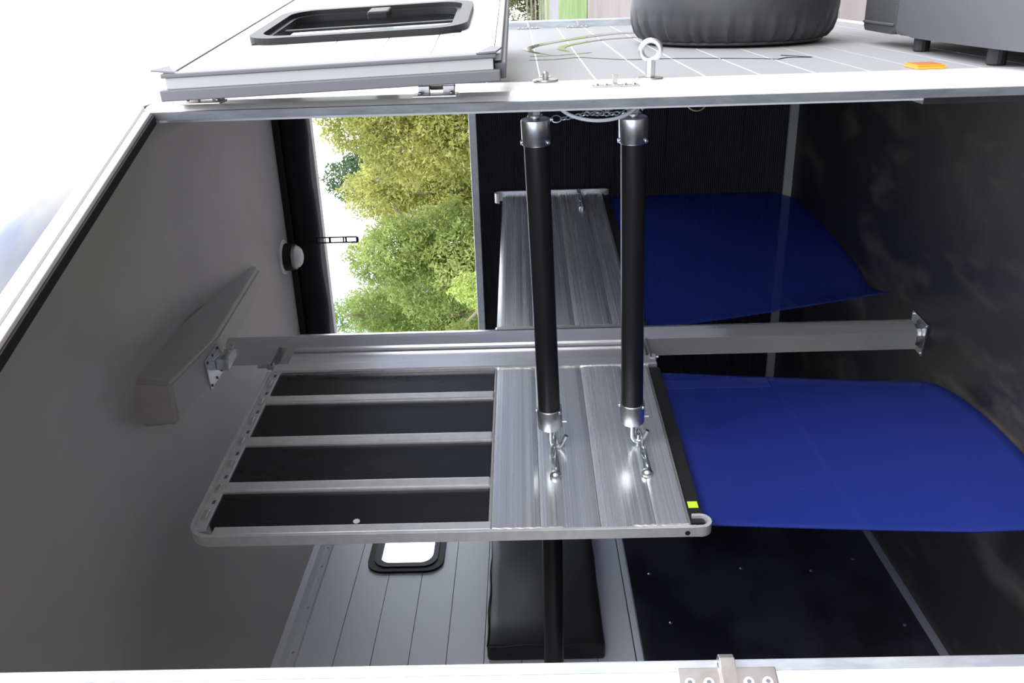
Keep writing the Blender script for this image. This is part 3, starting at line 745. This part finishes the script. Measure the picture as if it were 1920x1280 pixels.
b = new(); tube(b, [fp.p(-0.065 + 0.016 * math.cos(k * math.pi / 10), 0.045, 2.195 + 0.016 * math.sin(k * math.pi / 10)) for k in range(20)], 0.0016, 6, closed=True); obj('pin_ring', b, 'zinc', t)

# ------------------------------------------------------------------ partition, near section
t = thing('stall_partition', PF.p(0.35, 0, 0), 'near stall partition with black upper panels, aluminium boards and blue skirt', 'partition')
NP = t
# flat-bar end frame, rounded over at the top, hooked back at the bottom
b = new()
outl = [(-0.022, 0.880), (-0.022, 1.985)]
for k in range(0, 10):
    a = math.radians(180 - 90 * k / 9); outl.append((0.034 + 0.056 * math.cos(a), 1.989 + 0.056 * math.sin(a)))
outl += [(0.730, 2.045), (0.730, 2.036)]
for k in range(0, 10):
    a = math.radians(90 + 90 * k / 9); outl.append((0.034 + 0.047 * math.cos(a), 1.989 + 0.047 * math.sin(a)))
outl += [(-0.013, 0.880)]
prism(b, [PF.p(a, -0.012, c_) for a, c_ in outl], PN * 0.028, 0.001)
ENDF = obj('end_frame', b, 'alu_soft', t)
b = new()   # hook at the foot
hk = [(-0.022, 0.885)] + [(0.002 + 0.024 * math.cos(math.radians(a)), 0.866 + 0.024 * math.sin(math.radians(a))) for a in range(180, 361, 20)] + [(0.026, 0.884), (0.018, 0.884)] + [(0.002 + 0.016 * math.cos(math.radians(a)), 0.866 + 0.016 * math.sin(math.radians(a))) for a in range(360, 179, -20)] + [(-0.014, 0.885)]
prism(b, [PF.p(a, -0.012, c_) for a, c_ in hk], PN * 0.028, 0.0008); obj('frame_hook', b, 'alu_soft', t)
b = new(); cyl(b, PF.p(-0.0235, 0.0, 0.900), PF.p(-0.020, 0.0, 0.900), 0.006, 14); obj('screw_hole', b, 'rubber', t)
b = new(); box(b, (-0.013, 0.004, 1.345), (0.014, 0.016, 1.985), PF, 0.002); obj('frame_flange', b, 'alu_soft', t)
b = new(); box(b, (0.014, 0.002, 2.006), (0.722, 0.012, 2.034), PF, 0.002); obj('top_rail', b, 'alu_soft', t)
# clips on the top rail
c0 = None
for k in range(7):
    s_ = 0.06 + 0.10 * k
    if c0 is None:
        b = new(); box(b, (s_ - 0.016, 0.010, 2.012), (s_ + 0.016, 0.019, 2.028), PF, 0.004); c0 = obj('weld_spot', b, 'silicone', t); s00 = s_
    else: copy_part(c0, t, PU * (s_ - s00))
c0 = None
for k in range(7):
    s_ = 0.11 + 0.10 * k
    if c0 is None:
        b = new(); box(b, (s_ - 0.007, 0.010, 2.013), (s_ + 0.007, 0.0132, 2.021), PF, 0.0015); c0 = obj('slot', b, 'seal_grey', t); s00 = s_
    else: copy_part(c0, t, PU * (s_ - s00))
for (a_, c_) in ((0.014, 0.150), (0.182, 0.348), (0.380, 0.556), (0.588, 0.722)):
    b = new()
    if a_ < 0.1:
        poly = [(0.014, 1.352), (0.150, 1.352), (0.150, 2.008)] + [(0.047 + 0.033 * math.cos(math.radians(a)), 1.975 + 0.033 * math.sin(math.radians(a))) for a in range(90, 181, 15)]
        prism(b, [PF.p(u, -0.006, w) for u, w in poly], PN * 0.012)
    else: box(b, (a_, -0.006, 1.352), (c_, 0.006, 2.008), PF, 0.001)
    obj('panel', b, 'phenolic', t)
for s_ in (0.166, 0.364, 0.572):
    b = new(); box(b, (s_ - 0.019, -0.012, 1.350), (s_ + 0.019, 0.016, 2.010), PF, 0.005); obj('slat', b, 'alu_soft', t)
b = new(); lathe(b, PF.p(0.035, 0.006, 1.660), PN, [(0, 0.001), (0.008, 0.001), (0.008, 0.0), (0, 0)], 16); obj('sticker_dot', b, 'lens_white', t)
bz_ = [1.345, 1.232, 1.095, 0.970, 0.890]
for zt_, zb_ in zip(bz_, bz_[1:]):
    b = new(); board(b, PF, -0.012, 0.722, -0.014, 0.0145, zb_ + 0.0006, zt_ - 0.0006); obj('board', b, 'alu', t)
b = new(); box(b, (0.014, -0.010, 1.3445), (0.722, 0.012, 1.3515), PF, 0.002); obj('joint_bead', b, 'silicone', t)
for (za, zb) in ((1.18, 1.343), (0.895, 1.02)):
    b = new(); tube(b, [PF.p(-0.011 + 0.0012 * math.sin(k * 1.7), 0.0145, za + (zb - za) * k / 24) for k in range(25)], [0.0030 + 0.0012 * abs(math.sin(k * 1.3)) for k in range(25)], 8); obj('weld_bead', b, 'silicone', t)
b = new(); tube(b, [PF.p(0.719 + 0.001 * math.sin(k * 1.7), 0.0155, 1.10 + 0.24 * k / 24) for k in range(25)], [0.0030 + 0.0012 * abs(math.sin(k * 1.3)) for k in range(25)], 8); obj('weld_bead', b, 'silicone', t)
b = new(); box(b, (0.004, -0.008, 0.856), (0.716, 0.008, 0.889), PF, 0.002); RS = obj('rubber_strip', b, 'rubber', t)
b = new(); box(b, (0.055, 0.0082, 0.862), (0.078, 0.0090, 0.885), PF); STK = obj('sticker', b, 'yellow', RS)
# hinge channel by the post
b = new(); box(b, (0.722, -0.030, 0.862), (0.772, 0.020, 2.032), PF, 0.004); obj('hinge_stile', b, 'alu_post', t)
b = new(); box(b, (0.772, -0.018, 0.885), (0.853, 0.010, 2.0), PF, 0.004); obj('hinge_channel', b, 'alu_post', t)
for (zz, s_) in ((2.036, 1), (0.878, -1)):
    b = new(); box(b, (0.752, -0.004, zz - 0.003), (0.862, 0.030, zz + 0.003), PF, 0.001); HB = obj('hinge_bracket', b, 'seal_grey', t)
    b = new(); cyl(b, PF.p(0.760, 0.018, zz - s_ * 0.004), PF.p(0.760, 0.018, zz + s_ * 0.016), 0.012, 6); cyl(b, PF.p(0.760, 0.018, zz), PF.p(0.760, 0.018, zz + s_ * 0.045 if s_ > 0 else zz - 0.024), 0.0055, 12); obj('hinge_bolt', b, 'zinc', HB)

def skirt(name, fn, nu, nv, parent):
    b = new(); grid(b, fn, nu, nv); o = obj(name, b, 'blue_sheet', parent, 'translucent blue plastic skirt hanging to the floor')
    md = o.modifiers.new('thick', 'SOLIDIFY'); md.thickness = 0.004; md.offset = 0
    return o
def near_sheet(u, v):
    # u: 0 left .. 1 right ; v: 0 top .. 1 bottom
    z_r = 0.862 - 0.0 ; 
    left = 0.020 - 0.055 * min(1, v * 1.4) + 0.0
    right = 0.716 - 0.02 * v
    s_ = left + (right - left) * u
    zb = 0.012
    if s_ > 0.36:                                  # rounded lower corner
        q = min(1, (s_ - 0.36) / 0.36); zb = 0.012 + 0.145 * (1 - math.sqrt(max(0, 1 - q ** 2.4)))
    zz = 0.872 + (zb - 0.872) * v
    off = 0.0 + 0.022 * (v ** 2) * (0.4 + 0.6 * math.sin(u * 2.6 + 0.6)) - 0.012 - 0.03 * v * u
    if u > 0.90: off -= 0.02 * ((u - 0.90) / 0.10) ** 2 * v
    return PF.p(s_, off, zz)
skirt('skirt', near_sheet, 48, 24, t)

# tie plates with twist of chain
def tie_bracket(parent, s_a, s_b, zz, scale=1.0):
    """a bright stud at s_a, a slim bar and short chain running to s_b"""
    n0 = 0.0145
    b = new(); lathe(b, PF.p(s_a, n0, zz), PN, [(0, 0), (0.0145, 0), (0.0145, 0.006), (0.011, 0.012), (0.005, 0.016), (0, 0.016)], 18); B_ = obj('tie_stud', b, 'zinc', parent)
    b = new(); prism(b, [PF.p(s_a - 0.004, n0, zz - 0.011), PF.p(s_b - 0.03, n0, zz - 0.008), PF.p(s_b, n0, zz - 0.006), PF.p(s_b, n0, zz + 0.006), PF.p(s_b - 0.03, n0, zz + 0.008), PF.p(s_a - 0.004, n0, zz + 0.011)], PN * 0.012, 0.003); obj('tie_bar', b, 'zinc', B_)
    n_ = 4; L = (s_b - s_a - 0.010) / n_
    for k in range(n_):
        c = PF.p(s_a + 0.012 + L * (k + 0.5), n0 + 0.017, zz + (0.0025 if k % 2 else -0.0015))
        ex = PU; ey = (Vector((0, 0, 1)) if k % 2 else PN)
        b = new(); tube(b, [c + ex * (0.62 * L * math.cos(2 * math.pi * j / 18)) + ey * (0.0062 * math.sin(2 * math.pi * j / 18)) for j in range(18)], 0.0025, 8, closed=True); obj('chain_link', b, 'zinc', B_)
    return B_
tie_bracket(NP, 0.178, 0.365, 1.190)
tie_bracket(NP, 0.180, 0.345, 0.965)

# ------------------------------------------------------------------ partition, far section
t = thing('stall_partition', PF.p(1.7, 0, 0), 'far stall partition of low aluminium boards with blue skirt behind the post', 'partition')
for zt_, zb_ in zip([1.352, 1.232, 1.095, 0.970], [1.232, 1.095, 0.970, 0.890]):
    b = new(); board(b, PF, 0.995, 2.360, -0.014, 0.0145, zb_ + 0.0006, zt_ - 0.0006); obj('board', b, 'alu', t)
b = new(); box(b, (2.360, -0.020, 0.880), (2.369, 0.026, 1.366), PF, 0.001); obj('end_frame', b, 'alu_soft', t)
for (zc_, sg) in ((1.366, 1), (0.880, -1)):
    b = new()
    arc = [(2.345 + 0.024 * math.cos(math.radians(a)), zc_ + sg * 0.024 * math.sin(math.radians(a))) for a in range(0, 181, 20)]
    arc2 = [(2.345 + 0.016 * math.cos(math.radians(a)), zc_ + sg * 0.016 * math.sin(math.radians(a))) for a in range(180, -1, -20)]
    prism(b, [PF.p(a, -0.020, c_) for a, c_ in arc + arc2], PN * 0.046, 0.0008); obj('frame_hook', b, 'alu_soft', t)
b = new(); box(b, (0.958, -0.018, 0.885), (0.996, 0.014, 1.356), PF, 0.004); obj('hinge_stile', b, 'alu_post', t)
b = new(); box(b, (1.000, -0.008, 0.856), (2.345, 0.008, 0.889), PF, 0.002); obj('rubber_strip', b, 'rubber', t)
tie_bracket(t, 2.12, 2.34, 0.995)
def far_sheet(u, v):
    left = 1.000 + 0.135 * v ** 1.3; right = 2.350
    s_ = left + (right - left) * u
    zb = 0.012 + 0.022 * max(0, 1 - abs(u - 0.12) / 0.20) ** 2
    if u > 0.85: zb += 0.10 * ((u - 0.85) / 0.15) ** 2
    zz = 0.872 + (zb - 0.872) * v
    off = -0.012 + 0.020 * v * math.sin(u * 3.0) + (0.05 * (1 - u / 0.15) ** 2 * v if u < 0.15 else 0)
    return PF.p(s_, off, zz)
skirt('skirt', far_sheet, 60, 24, t)

# ------------------------------------------------------------------ breast bars
def breast_bar(A, B, label, mode):
    """A: wall end of the padded tube, B: partition end"""
    A = Vector(A); B = Vector(B); d = (B - A).normalized(); L = (B - A).length
    t = thing('breast_bar', (A + B) / 2, label, 'bar', 'padded black breast bars')
    R = 0.0275
    b = new(); lathe(b, A, d, [(0, 0.01), (R, 0.01), (R, L - 0.01), (0, L - 0.01)], 32); T_ = obj('tube', b, 'bar_black', t)
    for (P, s_) in ((A, 1), (B, -1)):
        if mode == 'plain' : break
        q = d * s_
        b = new(); lathe(b, P - q * 0.018, q, [(0, 0), (0.0285, 0), (0.0308, 0.0012), (0.0315, 0.004), (0.0315, 0.054), (0.0300, 0.056), (R, 0.056)], 32); C_ = obj('collar', b, 'zinc', t)
        up_ = Vector((0, 0, 1)); side = q.cross(up_).normalized(); up_ = side.cross(q)
        for a_ in (0, 72, 150, 215):
            a2 = math.radians(a_); n_ = up_ * math.cos(a2) + side * math.sin(a2)
            if s_ < 0: n_ = up_ * math.cos(a2) - side * math.sin(a2)
            c = P + q * 0.032 + n_ * 0.0300
            b = new(); lathe(b, c, n_, [(0.0052, 0), (0.0050, 0.004), (0.0030, 0.0045), (0.0026, 0.002), (0, 0.002)], 12); obj('set_screw', b, 'zinc', C_)
    if mode == 'plain': return t
    # threaded end and nuts at the wall end
    E = A - d * 0.018
    b = new(); cyl(b, E, E - d * 0.075, 0.0085, 14); obj('threaded_rod', b, 'zinc', t)
    b = new(); cyl(b, E - d * 0.004, E - d * 0.008, 0.0165, 18); obj('washer', b, 'zinc', t)
    b = new(); cyl(b, E - d * 0.008, E - d * 0.024, 0.0150, 6); obj('nut', b, 'zinc', t)
    # hook at the partition end
    E = B + d * 0.018
    b = new(); cyl(b, E, E + d * 0.014, 0.0125, 8); obj('nut', b, 'zinc', t)
    dn = Vector((0, 0, -1)); dn = (dn - d * dn.dot(d)).normalized()
    b = new(); P0 = E + d * 0.012
    path = [P0, P0 + d * 0.030]
    for k in range(1, 10):
        a = math.radians(150 * k / 9); path.append(P0 + d * 0.030 + d * 0.020 * math.sin(a) + dn * 0.016 * (1 - math.cos(a)))
    path.append(path[-1] - d * 0.022 + dn * 0.010)
    tube(b, path, 0.0058, 12); obj('hook', b, 'zinc', t)
    b = new(); cc = P0 + d * 0.052 + dn * 0.016
    tube(b, [cc + d * (0.020 * math.cos(2 * math.pi * j / 20)) + PN * (0.011 * math.sin(2 * math.pi * j / 20)) for j in range(20)], 0.0036, 10, closed=True); obj('hook_ring', b, 'zinc', t)
    c = B - d * 0.0 + dn * 0.031
    b = new(); cyl(b, c + d * 0.004, c + dn * 0.012 + d * 0.004, 0.0035, 8); obj('grub_screw', b, 'zinc', t)
    return t
breast_bar(pt(1004.0, 238, 1.87), pt(1031, 788, 2.20), 'upper padded black breast bar hooked to the partition boards', 'full')
breast_bar(pt(1187.5, 234, 1.87), pt(1185, 778, 2.20), 'lower padded black breast bar hooked to the partition boards', 'full')
bt = breast_bar((-1.185, 1.96, 1.197), (-1.935, 1.86, 1.200), 'black breast bar behind the partition in front of the wall pad', 'plain')
b = new(); cyl(b, (-1.928, 1.8605, 1.2), (-1.9495, 1.858, 1.2), 0.040, 20); obj('wall_flange', b, 'zinc', bt)
b = new(); cyl(b, (-1.192, 1.959, 1.197), (-1.172, 1.961, 1.197), 0.034, 20); obj('end_flange', b, 'zinc', bt)

# ------------------------------------------------------------------ chains, cable, pins by the nose wall
def link(c, ex, ey, L, w_, r):
    b = new(); tube(b, [c + ex * (L * math.cos(2 * math.pi * j / 14)) + ey * (w_ * math.sin(2 * math.pi * j / 14)) for j in range(14)], r, 6, closed=True); return b
def chain(path, label, n, r=0.0014, L=0.0105, w_=0.0045):
    P = [Vector(p) for p in path]
    seg = [(a - c).length for a, c in zip(P[1:], P)]; tot = sum(seg)
    t = thing('safety_chain', P[0], label, 'chain')
    for k in range(n):
        s_ = tot * (k + 0.5) / n; i = 0
        while i < len(seg) - 1 and s_ > seg[i]: s_ -= seg[i]; i += 1
        d = (P[i + 1] - P[i]).normalized(); c = P[i] + d * s_
        e1 = d.orthogonal().normalized(); e2 = d.cross(e1)
        obj('chain_link', link(c, d, e1 if k % 2 else e2, tot / n * 0.62, w_, r), 'zinc', t)
    return t
D0 = 1.90
ch = chain([pt(1052, 223, D0), pt(1075, 219, D0), pt(1100, 213, D0), pt(1135, 214, D0), pt(1165, 212, D0), pt(1195, 200, D0)], 'thin steel chain strung between the two bar ends', 16)
ch2 = chain([pt(1100, 209, D0 + .02), pt(1135, 210, D0 + .02), pt(1150, 201, D0 + .09), pt(1200, 186, D0 + .09), pt(1240, 189, D0 + .05), pt(1292, 189, D0 + .0)], 'thin steel chain running down to the brass pin ring', 18)
# figure-of-eight clips
b = new(); c = pt(1043, 223, D0 - .01); tube(b, [c + Vector(CX) * (0.011 * math.cos(2 * math.pi * j / 20)) + Vector(CY) * (0.0075 * math.sin(2 * math.pi * j / 20)) for j in range(20)], 0.0013, 6, closed=True)
obj('clip', b, 'zinc', ch)
b = new(); cyl(b, pt(1031, 224, D0 - .01), pt(1037, 224, D0 - .01), 0.004, 10); obj('stud', b, 'zinc', ch)
b = new(); tube(b, [pt(1196, 196, 1.86), pt(1205, 206, 1.86), pt(1214, 196, 1.86), pt(1208, 190, 1.86)], 0.0022, 6, closed=True); obj('clip', b, 'zinc', ch2)
# white cable loop
cp = []
for k in range(25):
    a = math.pi * k / 24
    cp.append(pt(1121 - 78 * math.cos(a), 186 + 40 * math.sin(a), 1.80 - 0.03 * math.sin(a)))
b = new(); tube(b, cp, 0.0038, 10); tag(obj('cable_loop', b, 'cable_white'), 'pale plastic coated cable loop bowing out between the bar ends', 'cable')
b = new(); cp2 = [pt(1080, 190, 1.93), pt(1092, 203, 1.93), pt(1100, 212, 1.93)]; tube(b, cp2, 0.0035, 8); tag(obj('cable_end', b, 'rubber'), 'short dark cable end behind the pale cable loop', 'cable')
# quick pin with ring
t = thing('quick_pin', pt(1322, 190, 1.88), 'brass quick pin with a wire ring hanging inside the doorway edge', 'pin')
b = new(); tube(b, [pt(1306 - 19 * math.cos(math.pi * k / 16), 190 + 18 * math.sin(math.pi * k / 16), 1.88) for k in range(17)], 0.0014, 8); obj('wire_ring', b, 'brass', t)
b = new(); cyl(b, pt(1319, 190, 1.88), pt(1330, 191, 1.88), 0.0058, 14); obj('head', b, 'brass', t)
b = new(); cyl(b, pt(1330, 190.5, 1.88), pt(1363, 189, 1.88), 0.0028, 12); obj('shaft', b, 'brass', t)
# small mounting plates on the nose wall lining
for (px, zz) in ((1040, 1.175), (1230, 0.95)):
    b = new(); box(b, (XI - 0.010, 1.86, zz - 0.035), (XI - 0.0035, 1.98, zz + 0.035), bev=0.002); obj('anchor_plate', b, 'galv', NW)

# ------------------------------------------------------------------ outdoors: gate, trees
random.seed(4); rng = np.random.default_rng(7)
GX0, GX1, GY = -2.62, 1.2, 55.2
t = thing('field_gate', ((GX0 + GX1) / 2, GY, GZ), 'weathered wooden field gate across the track', 'gate')
for k in range(5):
    zz = GZ + 0.22 + 0.25 * k
    b = new(); box(b, (GX0, GY - 0.03, zz), (GX1, GY + 0.03, zz + 0.085)); obj('rail', b, 'gate_wood', t)
for xx in (GX0, GX1 - 0.1):
    b = new(); box(b, (xx, GY - 0.05, GZ + 0.05), (xx + 0.1, GY + 0.05, GZ + 1.36)); obj('stile', b, 'gate_wood', t)
b = new(); prism(b, [(GX0 + .1, GY - 0.04, GZ + 0.25), (GX0 + .22, GY - 0.04, GZ + 0.25), (GX1 - .1, GY - 0.04, GZ + 1.28), (GX1 - .22, GY - 0.04, GZ + 1.28)], (0, 0.05, 0)); obj('brace', b, 'gate_wood', t)
b = new(); box(b, (GX0 - 0.34, GY - 0.1, GZ), (GX0 - 0.14, GY + 0.1, GZ + 1.5), bev=0.02); tag(obj('gate_post', b, 'gate_wood'), 'wooden gate post beside the field gate', 'post')

def leaves(name, m, centers, n, size, parent, squash=0.7):
    """n leaf quads spread over lumpy blobs: centers = [(x,y,z,rx,ry,rz)]"""
    C = np.array(centers, float); vol = (C[:, 3] * C[:, 5]); pr = vol / vol.sum()
    idx = rng.choice(len(C), n, p=pr)
    d = rng.normal(size=(n, 3)); d /= np.linalg.norm(d, axis=1)[:, None]
    r = 0.55 + 0.5 * rng.random(n) ** 0.6
    lump = 1 + 0.16 * np.sin(d[:, 0] * 9 + idx) * np.sin(d[:, 2] * 8 + idx * 2)
    P = C[idx, :3] + d * C[idx, 3:6] * (r * lump)[:, None]
    P[:, 2] = np.maximum(P[:, 2], GZ + 0.3)
    a = rng.normal(size=(n, 3)); a /= np.linalg.norm(a, axis=1)[:, None]
    c = rng.normal(size=(n, 3)); c -= a * (a * c).sum(1)[:, None]; c /= np.linalg.norm(c, axis=1)[:, None]
    s_ = size * (0.6 + 0.8 * rng.random(n))[:, None]
    V = np.stack([P - a * s_, P - c * s_ * squash * 0.5, P + a * s_, P + c * s_ * squash * 0.5], 1).reshape(-1, 3)
    me = bpy.data.meshes.new(name)
    cen = V.mean(0); V = V - cen
    me.vertices.add(len(V)); me.vertices.foreach_set('co', V.ravel())
    me.loops.add(4 * n); me.loops.foreach_set('vertex_index', np.arange(4 * n, dtype=np.int32))
    me.polygons.add(n); me.polygons.foreach_set('loop_start', np.arange(0, 4 * n, 4, dtype=np.int32))
    me.update(calc_edges=True); me.materials.append(MAT[m])
    o = bpy.data.objects.new(name, me); COL.objects.link(o); WL[o.name] = Vector(cen)
    o.parent = parent; o.location = Vector(cen) - WL[parent.name]; o['kind'] = 'stuff'
    return o

def tree(x, y, h, w_, m, n, size, label, nb=7, base=1.2, group=None, spread=None):
    t = thing('tree', (x, y, GZ), label, 'tree', group)
    top = GZ + h
    cs = []
    for k in range(nb):
        f_ = (k + 0.5) / nb; zz = GZ + base + (h - base) * (0.12 + 0.76 * f_)
        rr = w_ * (0.62 + 0.38 * math.sin(math.pi * min(1, 0.25 + f_ * 0.75)))
        rr *= 0.62
        a = 2.4 * k
        cs.append((x + 0.55 * rr * math.cos(a), y + 0.55 * rr * math.sin(a), zz, rr, rr, (h - base) * 0.20))
    leaves('crown', m, cs, n, size, t)
    b = new(); pts = [(x + 0.12 * math.sin(k * 1.7), y + 0.1 * math.cos(k * 2.1), GZ + h * 0.8 * k / 8) for k in range(9)]
    tube(b, pts, [0.16 * (1 - 0.09 * k) for k in range(9)], 8); obj('trunk', b, 'bark', t)
    for k in range(5):
        z0 = GZ + h * (0.25 + 0.12 * k); a = k * 2.1 + x
        b = new(); L = w_ * 0.8
        tube(b, [(x, y, z0), (x + L * .5 * math.cos(a), y + L * .4 * math.sin(a), z0 + L * .45), (x + L * math.cos(a), y + L * .8 * math.sin(a), z0 + L * 0.9)], [0.06, 0.04, 0.02], 6); obj('branch', b, 'bark', t)
    return t
G1 = 'trees beyond the far opening'
tree(-2.9, 20.0, 6.3, 1.7, 'leaf_yellow', 42000, 0.055, 'yellow-green tree at the right-hand edge of the far opening', group=G1)
tree(-5.6, 24.6, 6.9, 1.9, 'leaf_yellow', 40000, 0.060, 'yellow-green tree beside the dark tree in the far opening', group=G1)
tree(-7.6, 36.0, 10.0, 2.4, 'leaf_dark', 26000, 0.10, 'dark green tree standing behind the yellow-green trees', group=G1)
tree(-6.2, 20.0, 6.0, 1.6, 'leaf_green', 40000, 0.055, 'mid green tree in the middle of the far opening', group=G1)
tree(-9.6, 25.0, 7.9, 1.8, 'leaf_green', 36000, 0.060, 'mid green tree with a thin ragged top left of centre', group=G1)
tree(-13.6, 36.0, 9.6, 2.2, 'leaf_dark', 22000, 0.10, 'dark green tree behind the post side of the opening', group=G1)
tree(-9.4, 20.4, 5.3, 1.6, 'leaf_green', 36000, 0.055, 'lower green tree next to the metal post', group=G1)
tree(-5.6, 15.6, 3.2, 0.75, 'leaf_lime', 9000, 0.045, 'bright lime green sapling low in front of the other trees', nb=4, base=0.6, group=G1)
tree(-13.4, 26.0, 7.0, 1.9, 'leaf_green', 22000, 0.07, 'green tree hidden mostly behind the metal post', group=G1)
t = thing('hedge', (-6, 72, GZ), 'brown-green hedge at the back of the field', 'hedge')
leaves('foliage', 'leaf_brown', [(-16 + 2.6 * k, 72, GZ + 1.6, 1.9, 1.2, 1.9) for k in range(12)], 26000, 0.14, t)
b = new(); tube(b, [(-16 + 2.6 * k, 72, GZ + 0.7 + 0.1 * math.sin(k)) for k in range(12)], 0.12, 6); obj('stem', b, 'bark', t)
